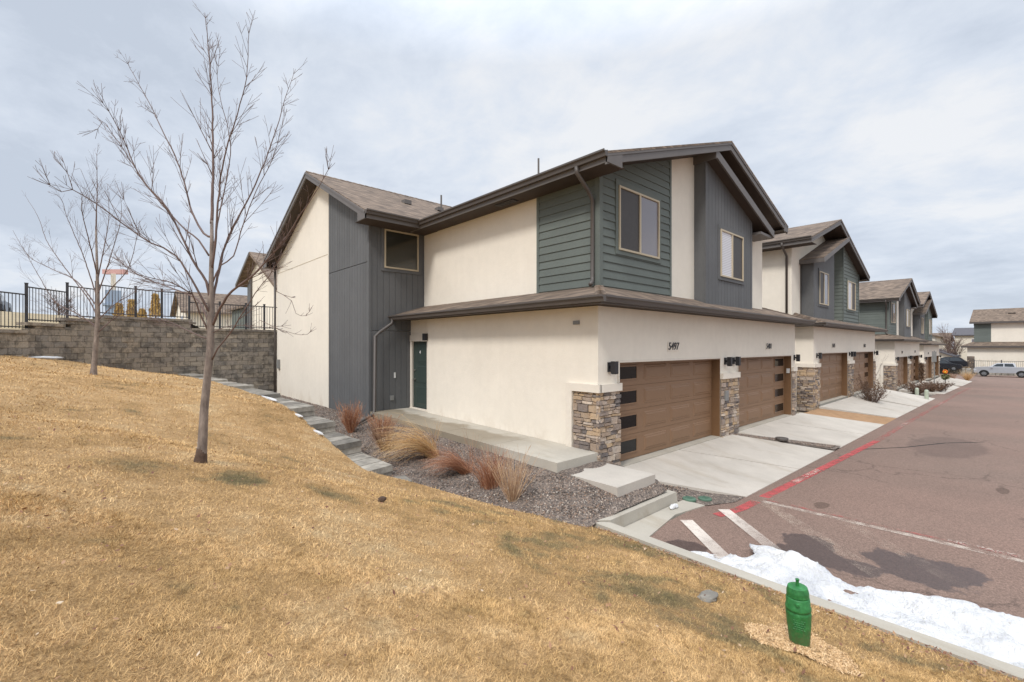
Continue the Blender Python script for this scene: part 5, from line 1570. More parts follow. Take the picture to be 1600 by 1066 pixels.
# ------------------------------------------------------------------ green utility marker in the lawn
hx, hy = 4.24, 1.19; hz = Hs(hx, hy) - .02
post = thing('bollard', (hx, hy, hz), 'green painted cast metal bollard standing in a bare patch of lawn near the kerb', 'bollard')
tilt = .05
m = MB()
prof = [(.066, -.05), (.069, .0), (.078, .1), (.086, .2), (.090, .275), (.090, .29), (.084, .297), (.084, .303), (.092, .31), (.092, .325), (.087, .335), (.083, .40), (.078, .408)]
m.tube([(hx - tilt * h, hy + .02 * h, hz + h) for r, h in prof], [r * 1.0 for r, h in prof], 28)
link('body', m, M['green_paint'], post, smooth=False)
for o_ in [c for c in post.children]:
    for p_ in o_.data.polygons: p_.use_smooth = len(p_.vertices) == 4
m = MB()
prof = [(.074, .409), (.080, .415), (.079, .45), (.070, .485), (.03, .492)]
m.tube([(hx - tilt * h, hy + .02 * h, hz + h) for r, h in prof], [r for r, h in prof], 28)
cp = link('cap', m, M['green_paint'], post)
m = MB(); m.tube([(hx - .022, hy + .01, hz + .488), (hx - .024, hy + .01, hz + .53), (hx - .025, hy + .01, hz + .545)], [.013, .012, .016], 10); link('stem', m, M['green_paint'], cp)
dd = Vector((-hx, -hy, 0)).normalized()
m = MB(); m.tube([(hx - .018 + dd.x * .078, hy + .01 + dd.y * .078, hz + .37), (hx - .018 + dd.x * .098, hy + .01 + dd.y * .098, hz + .37)], [.02, .012], 12); link('bolt', m, M['green_paint'], post)
m = MB()
side = Vector((-dd.y, dd.x, 0))
for k in range(5):
    z = .245 - k * .017; w_ = .045 - (k % 2) * .012
    for q in range(5):
        c_ = Vector((hx - .012, hy, hz + z)) + dd * .0885 + side * (-w_ + w_ * 2 * q / 5 + w_ / 5); 
        m.tube([tuple(c_ - side * .005 - dd * .004), tuple(c_ + side * .005 - dd * .004)], .0028, 5)
link('raised_marks', m, M['green_paint'], post)
# bare mulch patch
V = [(hx, hy, 0)]; F = []
n = 40
for r_ in (0.33, .66, 1.0):
    for k in range(n):
        a_ = 2 * math.pi * k / n
        rr = r_ * (.31 + .07 * math.sin(3 * a_ + 1) + .04 * math.sin(5 * a_))
        V.append((hx + math.cos(a_) * rr * .95, hy + math.sin(a_) * rr * 1.1, 0))
V = [(x, y, float(lawn_z(np.array([x]), np.array([y]))[0]) + (.012 if i < 1 + 2 * n else -.004)) for i, (x, y, z) in enumerate(V)]
for k in range(n): F.append((0, 1 + k, 1 + (k + 1) % n))
for r_ in range(2):
    for k in range(n):
        a_, b_ = 1 + r_ * n + k, 1 + r_ * n + (k + 1) % n
        F += [(a_, a_ + n, b_ + n), (a_, b_ + n, b_)]
np_mesh('bare_patch', V, F, np.full(len(F), .5), M['mulch'], 3, kind='structure')

def chips():
    n = 9000
    a_ = rng.uniform(0, 2 * np.pi, n); rr = (rng.random(n) ** .5) * (.33 + .07 * np.sin(3 * a_ + 1) + .04 * np.sin(5 * a_)) + rng.normal(0, .015, n)
    x = hx + np.cos(a_) * rr * .95; y = hy + np.sin(a_) * rr * 1.1; z = lawn_z(x, y) + .016 + rng.random(n) * .008 - .008 * np.clip((rr - .2) / .14, 0, 1)
    b_ = rng.uniform(0, 2 * np.pi, n); L_ = rng.uniform(.005, .016, n); tl = rng.normal(0, .35, n)
    e1 = np.stack([np.cos(b_), np.sin(b_), tl], 1) * L_[:, None]; e2 = np.stack([-np.sin(b_), np.cos(b_), rng.normal(0, .4, n)], 1) * .0028
    c_ = np.stack([x, y, z], 1)
    V = np.stack([c_ - e1 - e2, c_ + e1 - e2, c_ + e1 + e2, c_ - e1 + e2], 1).reshape(-1, 3)
    F = np.arange(n)[:, None] * 4 + np.arange(4)[None]
    np_mesh('wood_chips', V, F, rng.random(n), M['chip'], 4, kind='stuff', label='fine tan wood chips around the green bollard', cat='wood chips')
chips()
# ------------------------------------------------------------------ trees
def jit(rs, a_): return Vector((rs.uniform(-a_, a_), rs.uniform(-a_, a_), rs.uniform(-a_, a_)))
def grow(m, p, d, L, r, depth, rs, spread=.55, up=.35, seg=.13, nchild=3, rmin=.0022):
    n = max(3, int(L / seg)); pts = [p]; rad = [r]; dirs = [d]
    for k in range(n):
        d = (d + jit(rs, .055) + Vector((0, 0, up * .07))).normalized()
        p = p + d * (L / n); pts.append(p); rad.append(max(rmin, r * (1 - .78 * (k + 1) / n))); dirs.append(d)
    m.tube(pts, rad, 5 if r < .012 else 7, True, rs.random())
    if depth <= 0: return
    for c in range(nchild):
        k = rs.randint(max(1, n // 5), n - 1)
        ax = jit(rs, 1).normalized(); nd = (dirs[k] + ax * spread).normalized()
        nd.z = nd.z * .8 + .2 * rs.random()
        grow(m, pts[k], nd.normalized(), L * rs.uniform(.3, .6) * (1.1 - k / n * .5), rad[k] * .62, depth - 1, rs, spread, up, seg, nchild, rmin)
def traced(m, pts3, r0, r1, rs, twigs, tl=.45, seg=.09):
    P = [Vector(p) for p in pts3]
    # smooth resample
    out_ = []
    for k in range(len(P) - 1):
        a_ = P[max(0, k - 1)]; b_ = P[k]; c_ = P[k + 1]; e_ = P[min(len(P) - 1, k + 2)]
        n = max(2, int((c_ - b_).length / seg))
        for q in range(n):
            t_ = q / n
            out_.append(.5 * ((2 * b_) + (c_ - a_) * t_ + (2 * a_ - 5 * b_ + 4 * c_ - e_) * t_ ** 2 + (-a_ + 3 * b_ - 3 * c_ + e_) * t_ ** 3) + jit(rs, .004))
    out_.append(P[-1]); n = len(out_)
    rad = [r0 + (r1 - r0) * (k / (n - 1)) ** .8 for k in range(n)]
    m.tube(out_, rad, 8, True, rs.random())
    for c in range(twigs):
        k = int(n * (rs.uniform(.18, 1) ** .8)); k = min(k, n - 2)
        d = (out_[k + 1] - out_[k]).normalized()
        sidev = d.cross(jit(rs, 1)).normalized()
        nd = (d * .9 + sidev * .62 + Vector((0, 0, .12))).normalized()
        L_ = tl * rs.uniform(.25, 1.15) * (1.25 - .75 * k / n)
        grow(m, out_[k], nd, L_, max(.0026, rad[k] * .38), 1 if L_ > .18 else 0, rs, .7, .6, .10, 2 if L_ < .35 else 4, .0016)
    for c in range(max(1, twigs // 10)):
        k = int(n * rs.uniform(.12, .6)); d = (out_[k + 1] - out_[k]).normalized()
        nd = (d + d.cross(jit(rs, 1)).normalized() * .55 + Vector((0, 0, .25))).normalized()
        grow(m, out_[k], nd, tl * rs.uniform(.8, 1.5), max(.004, rad[k] * .5), 1, rs, .5, 1.0, .13, 6, .0017)
Fw = Vector((math.cos(YAW), math.sin(YAW), 0)); Rt = Vector((math.sin(YAW), -math.cos(YAW), 0))
def at_depth(px, py, D):
    return Fw * D + Rt * (D * (px - 800) / 719) + Vector((0, 0, 2.55 + D * (541 - py) / 719))
rs = random.Random(21)
TD = 5.54
base = at_depth(313, 722, TD); base.z = Hs(base.x, base.y)
tree = thing('bare_tree', tuple(base), 'tall bare young tree with a pale grey trunk standing nearest in the dry lawn', 'tree')
m = MB()
tp = [(313, 740), (314, 722), (316, 700), (319, 640), (324, 590), (329, 540), (329, 490), (330, 440), (331, 380), (331, 345)]
tr = [.072, .058, .052, .045, .041, .040, .037, .027, .021, .017]
m.tube([at_depth(a_, b_, TD) for a_, b_ in tp], tr, 18)
link('trunk', m, M['bark'], tree, smooth=True)
m = MB(); m.tube([at_depth(312, 742, TD), at_depth(313, 722, TD), at_depth(314.5, 710, TD), at_depth(315.5, 700, TD)], [.095, .072, .06, .0535], 18)
link('root_flare', m, M['bark_dark'], tree, smooth=True)
LIMB, TWIG = .68, 1.25
m = MB()
def limb(pxs, d1, r0, r1, tw, tl=.45):
    n = len(pxs); pts = [at_depth(a_, b_, TD + d1 * (k / (n - 1)) ** 1.2) for k, (a_, b_) in enumerate(pxs)]
    traced(m, pts, r0 * LIMB, r1 * .75, rs, int(tw * TWIG), tl)
limb([(331, 350), (332, 300), (333, 250), (331, 150), (326, 80), (320, 20)], .25, .028, .0035, 26, .5)
limb([(332, 420), (336, 380), (347, 263), (371, 178), (385, 122), (389, 42)], -.55, .022, .003, 22)
limb([(330, 500), (338, 440), (357, 371), (404, 277), (436, 188), (447, 150), (462, 108)], .6, .026, .003, 24)
limb([(331, 510), (345, 480), (362, 455), (395, 430), (440, 380), (470, 335), (490, 305), (518, 256)], -.9, .026, .003, 24)
limb([(331, 370), (318, 365), (300, 330), (281, 263), (253, 202), (230, 155), (197, 96)], .8, .02, .003, 24)
limb([(329, 470), (322, 440), (300, 404), (263, 328), (220, 277), (188, 206), (170, 175), (154, 152)], -.5, .024, .003, 26)
limb([(327, 400), (310, 375), (280, 350), (230, 290), (190, 230), (160, 190), (149, 217)], .4, .016, .0028, 20)
limb([(328, 490), (318, 470), (275, 400), (235, 380), (188, 347), (150, 318), (113, 296), (96, 300), (61, 279)], -1.1, .022, .003, 24)
limb([(113, 296), (105, 270), (95, 243)], -.1, .006, .0025, 5, .25)
limb([(327, 505), (310, 470), (280, 455), (240, 440), (200, 420), (165, 380)], .7, .018, .0028, 18)
limb([(326, 520), (312, 490), (300, 460), (262, 440), (225, 432), (190, 410)], -.6, .018, .0028, 16)
limb([(325, 530), (300, 520), (270, 505), (245, 498), (228, 495)], .3, .014, .0028, 10, .3)
limb([(332, 562), (340, 545), (360, 520), (385, 480), (405, 450), (425, 425), (438, 400)], -.7, .016, .003, 14)
limb([(432, 455), (455, 470), (462, 490), (478, 494), (487, 480)], -.1, .006, .0022, 7, .15)
limb([(405, 500), (430, 512), (460, 522), (480, 523), (487, 515)], -.1, .005, .0022, 7, .15)
limb([(334, 520), (350, 512), (380, 508), (420, 512), (455, 508)], .1, .008, .0022, 8, .2)
limb([(333, 440), (345, 415), (365, 400), (380, 350), (400, 300), (425, 250), (440, 200), (448, 170)], .2, .014, .0026, 20)
limb([(332, 395), (340, 350), (352, 290), (360, 240), (356, 200), (340, 130), (345, 75)], .5, .014, .0026, 18)
link('branches', m, M['twig'], tree, smooth=True)

rs = random.Random(5)
D2 = 12.0
b2 = at_depth(146, 587, D2); b2.z = Hs(b2.x, b2.y)
tree = thing('bare_tree', tuple(b2), 'smaller bare tree standing close to the retaining wall at the left', 'tree')
m = MB(); m.tube([b2 + Vector((0, 0, -.1)), b2, b2 + Vector((.01, 0, .2)), at_depth(150, 540, D2), at_depth(153, 490, D2), at_depth(152, 430, D2), at_depth(150, 360, D2)], [.10, .08, .062, .055, .048, .032, .02], 14); link('trunk', m, M['bark'], tree, smooth=True)
m = MB()
TD = D2; LIMB, TWIG = .66, 1.1
limb([(150, 365), (151, 320), (152, 285), (151, 240)], .2, .03, .005, 12, .8)
for pxs in ([(153, 500), (140, 470), (110, 430), (75, 380), (60, 340), (42, 310)], [(152, 480), (120, 440), (80, 420), (45, 400), (20, 360)], [(153, 470), (130, 400), (105, 340), (95, 310), (75, 300)],
            [(153, 460), (170, 410), (185, 360), (190, 330), (187, 305)], [(153, 480), (175, 450), (200, 420), (212, 380), (218, 345)], [(153, 500), (180, 475), (205, 460), (225, 440)], [(152, 430), (140, 380), (128, 330), (130, 300)],
            [(152, 510), (120, 490), (85, 470), (60, 430), (35, 385)], [(152, 440), (162, 390), (170, 340), (168, 290)], [(153, 520), (175, 500), (200, 485), (222, 470)], [(152, 515), (135, 500), (100, 490), (70, 480)]):
    limb(pxs, rs.uniform(-1.8, 1.8), .026, .004, 12, .75)
link('branches', m, M['twig'], tree, smooth=True)

# ------------------------------------------------------------------ shrubs and ornamental grasses
def strands(name, x, y, n, h, spread, lean, mat, label, cat, seed, w=.006, curl=.5, group=None, base_r=.08, top_flat=0):
    r_ = np.random.default_rng(seed); z0 = float(gz(x, y)) - .02
    V = []; F = []; T = []; seg = 7
    for i in range(n):
        a_ = r_.uniform(0, 2 * np.pi); b_ = r_.uniform(0, base_r)
        px_, py_ = x + np.cos(a_) * b_, y + np.sin(a_) * b_
        L_ = h * r_.uniform(.6, 1.1); out_ = spread * r_.uniform(.15, 1.0) ** .8
        dx, dy = np.cos(a_) * out_ + lean[0] * r_.uniform(.6, 1.2), np.sin(a_) * out_ + lean[1] * r_.uniform(.6, 1.2)
        px2 = np.array([px_, py_, z0]); d = np.array([dx * .35, dy * .35, 1.0]); d /= np.linalg.norm(d)
        sd_ = np.array([-d[1] + .3 * r_.normal(), d[0] + .3 * r_.normal(), .2 * r_.normal()]); sd_ /= np.linalg.norm(sd_) + 1e-6
        tn = r_.random(); i0 = len(V)
        cr_ = curl * r_.uniform(.4, 1.3)
        for k in range(seg + 1):
            t_ = k / seg; ww = w * (1 - .75 * t_)
            V.append(px2 - sd_ * ww / 2); V.append(px2 + sd_ * ww / 2)
            d = d + np.array([dx, dy, -.9 * cr_]) * (1.0 / seg) * (.5 + t_) + r_.normal(0, .13, 3); d /= np.linalg.norm(d)
            px2 = px2 + d * L_ / seg
            px2[2] = max(px2[2], float(z0) + .01 + .02 * r_.random())
        for k in range(seg):
            q = i0 + 2 * k; F.append((q, q + 1, q + 3, q + 2)); T.append(tn)
    o = np_mesh(name, np.array(V), F, T, M[mat], 4)
    off = Vector((x, y, z0)); o.location = off
    for v in o.data.vertices: v.co -= off
    tag(o, label, cat, group); return o
def twiggy(name, x, y, n, h, spread, mat, label, cat, seed, z0=None, r=.004, leaves=None, nl=0, group=None, lsz=.02):
    rr = random.Random(seed); z0 = float(gz(x, y)) if z0 is None else z0
    root = thing(name, (x, y, z0), label, cat, group)
    m = MB()
    tips = []
    for i in range(n):
        a_ = rr.uniform(0, 2 * math.pi); o_ = spread * rr.uniform(.1, 1)
        d = Vector((math.cos(a_) * o_, math.sin(a_) * o_, h)).normalized()
        p = Vector((x + math.cos(a_) * .06 * rr.random(), y + math.sin(a_) * .06 * rr.random(), z0 - .03))
        grow(m, p, d, math.hypot(h, o_) * rr.uniform(.7, 1.05), r, 1 if rr.random() < .8 else 2, rr, .32, .5, .09, 3, .0016)
    link('stems', m, M[mat], root)
    if leaves:
        V = []; F = []
        r_ = np.random.default_rng(seed)
        idx = r_.integers(0, len(m.v), nl)
        for i in idx:
            c_ = np.array(m.v[i])
            if c_[2] < z0 + h * .12: continue
            a_ = r_.normal(size=3); a_ /= np.linalg.norm(a_); b_ = np.cross(a_, r_.normal(size=3)); b_ /= np.linalg.norm(b_)
            k = len(V); V += [c_, c_ + a_ * lsz, c_ + a_ * lsz * .6 + b_ * lsz * .6]; F.append((k, k + 1, k + 2))
        V = np.array(V) - np.array(root.location)
        np_mesh('leaves', V, F, r_.random(len(F)), M[leaves], 3, parent=root)
    return root
twiggy('twiggy_shrub', 5.12, 5.62, 70, .72, .55, 'shrubtan', 'rounded tan shrub of upright stems nearest the kerb in the gravel bed', 'shrub', 1, None, .0052, 'chip', 500, lsz=.012)
strands('ornamental_grass', 5.25, 6.35, 420, .72, .7, (-.2, .1), 'rust', 'rust coloured grass clump tucked behind the tan shrub', 'ornamental grass', 2, .0075, .35, base_r=.18)
strands('ornamental_grass', 5.35, 7.2, 420, .95, .6, (-1.5, .9), 'rust', 'flattened rust coloured grass clump lying to the left, middle of the gravel bed', 'ornamental grass', 3, .0075, 1.5, base_r=.12)
strands('ornamental_grass', 5.4, 7.15, 26, .95, .10, (0, 0), 'rust', 'thin upright wisps of reddish grass in front of the walk', 'ornamental grass', 31, .006, .04, base_r=.05)
strands('ornamental_grass', 5.45, 8.5, 620, 1.35, .6, (-1.6, 1.0), 'straw', 'golden straw grass clump flopping over towards the stepped blocks', 'ornamental grass', 4, .008, 1.6, base_r=.14)
strands('ornamental_grass', 5.5, 8.6, 24, .95, .12, (0, 0), 'straw', 'thin upright straw coloured wisps beside the entry walk', 'ornamental grass', 41, .006, .04, base_r=.05)
twiggy('twiggy_shrub', 5.0, 9.9, 90, .62, .55, 'greyrust', 'grey-brown twiggy clump beside the second stepped block', 'shrub', 5, None, .0055, 'chip', 500, lsz=.014)
twiggy('twiggy_shrub', 5.4, 10.8, 90, .55, .55, 'rust', 'reddish tan clump in front of the downspout outlet', 'shrub', 6, None, .0055, 'chip', 900, lsz=.016)
twiggy('twiggy_shrub', 5.05, 11.9, 120, .75, .5, 'rust', 'reddish brown clump against the grey grooved gable wall', 'shrub', 7, None, .006, 'chip', 500, lsz=.016)
# street side planting
twiggy('leafy_shrub', 28.6, 4.85, 60, 1.15, 1.2, 'twig', 'round bare shrub with dark dried leaves between the second townhouse driveways', 'shrub', 9, float(SZ(28.6)) + .12, .007, 'brown_leaf', 3800, lsz=.05)
lump('snow_remnant', 27.9, 4.9, float(SZ(28)) + .2, .9, .35, .08, 'snow', 61, 'patch of snow under the round leafless shrub', 'snow')
twiggy('small_tree', 36.5, 6.2, 5, 2.6, .6, 'twig', 'thin bare sapling at the corner of the second townhouse', 'tree', 10, -.4, .012)
rt = twiggy('low_hedge', 41.2, 4.6, 70, .62, 1.1, 'twig', 'low brown clipped hedge at the left of the grey sign post', 'hedge', 12, -.72, .006, 'brown_leaf', 2200, lsz=.07)
for i, (x, y) in enumerate([(43.0, 4.5), (44.4, 4.1), (45.6, 3.8)]):
    twiggy('low_hedge', x, y, 60, .6, 1.0, 'greyrust' if i % 2 else 'twig', ['low brown hedge clump behind the two pale utility pedestals', 'low brown hedge clump at the foot of the grey sign post', 'low brown hedge clump nearest the red kerb line'][i], 'hedge', 13 + i, -.75, .006, 'brown_leaf', 1800, lsz=.07)
for (x, y, l) in ((38.2, 4.25, 'shorter pale green utility pedestal at the left end of the brown hedge'), (36.7, 3.65, 'pale green utility pedestal in front of the brown hedge, nearest the kerb')):
    m = MB(); z = float(SZ(x)); m.tube([(x, y, z), (x, y, z + .5), (x, y, z + .58), (x, y, z + .62)], [.10, .10, .09, .05], 12); link('utility_pedestal', m, M['pedestal'], label=l, cat='utility pedestal')
sg = thing('sign_post', (47.2, 4.25, -.85), 'tall grey metal post with a grey sign seen from behind', 'sign')
m = MB(); m.box(47.17, 47.23, 4.22, 4.28, -.9, 2.2); link('post', m, M['greyplastic'], sg)
m = MB(); m.box(47.10, 47.13, 4.12, 4.38, 1.35, 2.15); link('sign_plate', m, M['greyplastic'], sg)
# garden stake with an orange flower
st = thing('garden_stake', (46.6, 3.6, -.9), 'garden stake topped with an orange and yellow flower above a small green bush', 'garden ornament')
m = MB(); m.tube([(46.6, 3.6, -.95), (46.6, 3.6, .75)], .025, 8); link('pole', m, M['taupe'], st)
m = MB()
for k in range(10):
    a_ = k * 2 * math.pi / 10; c_ = (46.52, 3.6 + math.cos(a_) * .11, .66 + math.sin(a_) * .12)
    m.lathe((c_[0], c_[1], c_[2] - .07), [(.01, 0.03), (.04, .05), (.05, .07), (.04, .09), (.01, .11)], 8)
link('petals', m, M['orange'], st)
m = MB(); m.lathe((46.45, 3.6, .52), [(.02, .05), (.06, .07), (.07, .12), (.06, .16), (.02, .18)], 10); link('flower_centre', m, M['yellow'], st)
V = []; F = []; r_ = np.random.default_rng(3)
for i in range(500):
    c_ = r_.normal(size=3); c_ /= np.linalg.norm(c_); c_ = c_ * .2 * r_.random() ** .3
    a_ = r_.normal(size=3) * .06; b_ = r_.normal(size=3) * .06; k = len(V); V += [c_ + (0, 0, 1.2), c_ + a_ + (0, 0, 1.2), c_ + b_ + (0, 0, 1.2)]; F.append((k, k + 1, k + 2))
np_mesh('foliage', V, F, r_.random(len(F)), M['mossy'], 3, parent=st)
# young columnar tree beside the pier of the third townhouse
ct = thing('young_tree', (52.0, 5.5, -.85), 'slim young tree with a dark narrow crown in front of a garage pier', 'tree')
m = MB(); m.tube([(52.0, 5.5, -.95), (52.0, 5.5, .6)], .035, 8); link('trunk', m, M['bark_dark'], ct)
V = []; F = []
for i in range(1400):
    h_ = r_.random(); c_ = np.array([r_.normal() * .09, r_.normal() * .09, .55 + h_ * 1.4]); a_ = r_.normal(size=3) * .05; b_ = r_.normal(size=3) * .05; k = len(V)
    V += [c_, c_ + a_, c_ + b_]; F.append((k, k + 1, k + 2))
np_mesh('crown', V, F, r_.random(len(F)), M['brown_leaf'], 3, parent=ct)
# clumps at the end of the row
for i, (x, y, h_, mt, l) in enumerate([(70.5, 5.0, .9, 'greyrust', 'brown clump at the end of the last driveway'), (74.5, 3.9, 1.0, 'straw', 'tan grass clump at the street corner left of the pickup')]):
    twiggy('grass_clump', x, y, 110, h_, .9, mt, l, 'ornamental grass', 70 + i, float(SZ(x)) - .0, .01)

# ------------------------------------------------------------------ far background, right
def house(name, x0, x1, y0, y1, zb, ze, zr, wall, roof, label, ridge='x', wins=(), ov=.5):
    root = thing(name, ((x0 + x1) / 2, (y0 + y1) / 2, zb), label, 'house')
    m = MB(); m.box(x0, x1, y0, y1, zb, ze)
    if ridge == 'x':
        ym = (y0 + y1) / 2
        m.loft([(x0, y0, ze), (x0, y1, ze), (x0, ym, zr - .15)], [(x1, y0, ze), (x1, y1, ze), (x1, ym, zr - .15)])
    else:
        xm = (x0 + x1) / 2
        m.loft([(x0, y0, ze), (x1, y0, ze), (xm, y0, zr - .15)], [(x0, y1, ze), (x1, y1, ze), (xm, y1, zr - .15)])
    link('wall', m, M[wall], root)
    m = MB(); sl = ov * .4
    if ridge == 'x':
        for ye in (y0 - ov, y1 + ov): m.slab([(x0 - ov, ym, zr), (x1 + ov, ym, zr), (x1 + ov, ye, ze - sl + .1), (x0 - ov, ye, ze - sl + .1)], .2)
    else:
        for xe in (x0 - ov, x1 + ov): m.slab([(xm, y0 - ov, zr), (xm, y1 + ov, zr), (xe, y1 + ov, ze - sl + .1), (xe, y0 - ov, ze - sl + .1)], .2)
    link('roof', m, M[roof], root)
    for (pl, c_, s0, s1, z0, z1) in wins:
        m = MB(); bar(m, pl, c_, s0 - .08, s1 + .08, z0 - .08, z1 + .08, 0, .04); w_ = link('window', m, M['white'], root)
        m = MB(); bar(m, pl, c_, s0, s1, z0, z1, .042, .05); link('pane', m, M['glass'], w_)
    return root
house('house', 118, 132, 10.5, 24, -1, 4.6, 6.6, 'far_white', 'shingle', 'cream house with a brown roof seen past the end of the row', 'x', (('x', 118, 11.6, 13, 2.0, 3.4), ('x', 118, 15, 16.4, 2.0, 3.4)))
house('house', 109, 120, 7.6, 17, -1, .9, 3.0, 'stucco', 'slate', 'low building whose dark brown roof slopes behind the dark parked cars', 'x')
house('house', 135, 150, 4.5, 9.0, -1, 5.0, 6.6, 'far_white', 'slate', 'small far house with a dark slate roof beside the opposite townhouse', 'y', (('x', 135, 5.6, 6.4, 2.6, 4.0),))
house('house', 140, 150, 10.5, 16, -1, 3.9, 5.6, 'far_white', 'shingle', 'low far house with a brown roof behind the bare hedge trees', 'y')
def far_tree(x, y, z, h, w_, mat, label, seed, n=26, cat='tree', r=.05, group=None, name='bare_tree'):
    rr = random.Random(seed); root = thing(name, (x, y, z), label, cat, group)
    m = MB(); m.tube([(x, y, z - .2), (x, y, z + h * .35), (x, y, z + h * .6)], [r * 2.4, r * 1.8, r], 7); link('trunk', m, M['bark'], root)
    m = MB()
    for i in range(n):
        a_ = rr.uniform(0, 2 * math.pi); t_ = rr.uniform(.08, .6)
        d = Vector((math.cos(a_) * w_ * .5, math.sin(a_) * w_ * .5, h * .5)).normalized()
        grow(m, Vector((x, y, z + h * t_)), d, math.hypot(w_ * .5, h * .45) * rr.uniform(.6, 1), r * .6, 2, rr, .5, .5, h * .06, 4, r * .18)
    link('branches', m, M[mat], root); return root
far_tree(116, 7.6, -1, 5.6, 3.2, 'far_twig', 'brown twiggy tree in the gap beside the opposite townhouse', 41, 44)
far_tree(128, 9.6, -1, 8.2, 3.4, 'far_twig', 'tall thin bare tree rising above the far roofs', 42, 22)
far_tree(114, 10.4, -1, 3.4, 3.6, 'far_twig', 'wide low brown thicket tree behind the black car', 43, 40)
far_tree(112, 8.6, -1, 3.2, 3.2, 'far_twig', 'low brown thicket tree behind the taller dark car', 44, 40)
far_tree(140, 24, -1, 8.5, 5, 'far_twig', 'faint bare treetop above the far cream house', 45, 22)
# ------------------------------------------------------------------ far background, left
root = thing('townhouse', (8.9, 37, 3.4), 'neighbouring townhouse with a gabled end beyond the retaining wall', 'townhouse')
m = MB(); plain(m, [(30, 2.5), (40.2, 2.5), (40.2, 7.6), (37.2, 9.0), (30, 5.4)], 'x', 8.9); m.box(8.95, 20, 30, 40.1, 2.5, 6.9); link('gable_wall', m, M['stucco'], root)
m = MB(); grooved(m, [(39.0, 2.5), (40.3, 2.5), (40.3, 7.3), (39.0, 8.0)], 'x', 8.88, .4); link('grooved_siding', m, M['grey'], root)
m = MB(); m.slab([(8.3, 37.2, 9.35), (20, 37.2, 9.35), (20, 41.4, 7.45), (8.3, 41.4, 7.45)], .22); m.slab([(8.3, 37.2, 9.35), (20, 37.2, 9.35), (20, 30, 5.9), (8.3, 30, 5.9)], .22); link('roof', m, M['shingle'], root)
m = MB(); m.loft([(8.25, 37.2, 9.08), (8.25, 41.4, 7.18), (8.25, 41.4, 7.4), (8.25, 37.2, 9.3)], [(8.3, 37.2, 9.08), (8.3, 41.4, 7.18), (8.3, 41.4, 7.4), (8.3, 37.2, 9.3)]); link('rake_board', m, M['taupe_l'], root)
m = MB(); m.tube([(8.8, 38.9, 2.6), (8.8, 38.9, 7.9)], .05, 8); link('downspout', m, M['taupe'], root)
def at2(px, D): 
    v = Fw * D + Rt * (D * (px - 800) / 719); return v.x, v.y
ax_, ay_ = at2(275, 46)
house('house', 7.0, 15.0, 57, 65, 4.0, 6.2, 8.5, 'stucco', 'shingle', 'low house with a brown roof beyond the fence, left of the neighbouring townhouse', 'x', (('x', 7.0, 59, 60.4, 4.8, 5.7),))
root = thing('house', (11, 43, 3.2), 'teal sided low building between the brown roofed house and the neighbouring townhouse', 'house')
m = MB(); lap(m, [(9.3, 3.0), (13.0, 3.0), (13.0, 6.2), (9.3, 5.7)], 'y', 42.5, .2); link('lap_siding', m, M['green'], root)
m = MB(); m.box(9.3, 13, 42.53, 48, 3.0, 5.7); link('wall', m, M['green'], root)
m = MB(); m.slab([(9.0, 42.1, 5.9), (13, 42.1, 6.5), (13, 49, 6.5), (9.0, 49, 5.9)], .2); link('roof', m, M['shingle'], root)
window(root, 'y', 42.46, 10.4, 11.7, 4.1, 5.3, 'glass', 'glass', None)
for i, (px_, D, h_, l) in enumerate([(243, 42, 2.5, 'tall narrow golden shrub to the right of the fence post, nearest the low house'), (206, 44, 2.1, 'narrow golden shrub second from the low house'), (186, 46, 1.9, 'golden shrub behind the smaller bare tree trunk'), (222, 47, 1.3, 'short golden shrub between the taller golden ones')]):
    x, y = at2(px_, D); z = 5.1
    rt = thing('golden_shrub', (x, y, z), l, 'shrub', 'golden shrubs beyond the fence')
    V = []; F = []; r_ = np.random.default_rng(80 + i)
    for k in range(1500):
        t_ = r_.random(); rad_ = .5 * (1 - .55 * t_) * r_.random() ** .5; a_ = r_.uniform(0, 2 * np.pi)
        c_ = np.array([np.cos(a_) * rad_, np.sin(a_) * rad_, .1 + t_ * h_ * .8]); u = r_.normal(size=3) * .05; w_ = np.array([r_.normal() * .04, r_.normal() * .04, .22]); q = len(V)
        V += [c_, c_ + u, c_ + w_]; F.append((q, q + 1, q + 2))
    np_mesh('foliage', V, F, r_.random(len(F)), M['orange_leaf'], 3, parent=rt)
    m = MB(); m.tube([(x, y, z - .6), (x, y, z + h_ * .6)], .05, 6); link('stem', m, M['bark_dark'], rt)
x, y = at2(92, 38); far_tree(x, y, 4.2, 3.0, 2.6, 'far_twig', 'small bare reddish tree on the bank beyond the fence', 51, 22, r=.035)
# tall distant sign tower
x, y = at2(177, 120)
tw = thing('sign_tower', (x, y, 3), 'distant blue-grey tower with a faded red beam across its top', 'tower')
m = MB(); m.box(x - 1.6, x + 1.6, y - 1.4, y + 1.4, 2, 17); m.box(x - 2.0, x + 2.0, y - 1.8, y + 1.8, 13.0, 13.5); link('tower_body', m, M['far_blue'], tw)
m = MB(); m.box(x - .5, x + .5, y - .5, y + .5, 17, 21.4); link('mast', m, M['far_white'], tw)
d_ = Rt
m = MB(); a_ = Vector((x, y, 0)) - d_ * 2.9; b_ = Vector((x, y, 0)) + d_ * 2.9
m.loft([(a_.x, a_.y, 21.4), (a_.x + .8, a_.y + .8, 21.4), (a_.x + .8, a_.y + .8, 22.6), (a_.x, a_.y, 22.6)], [(b_.x, b_.y, 21.4), (b_.x + .8, b_.y + .8, 21.4), (b_.x + .8, b_.y + .8, 22.6), (b_.x, b_.y, 22.6)]); link('beam', m, M['pinkish'], tw)

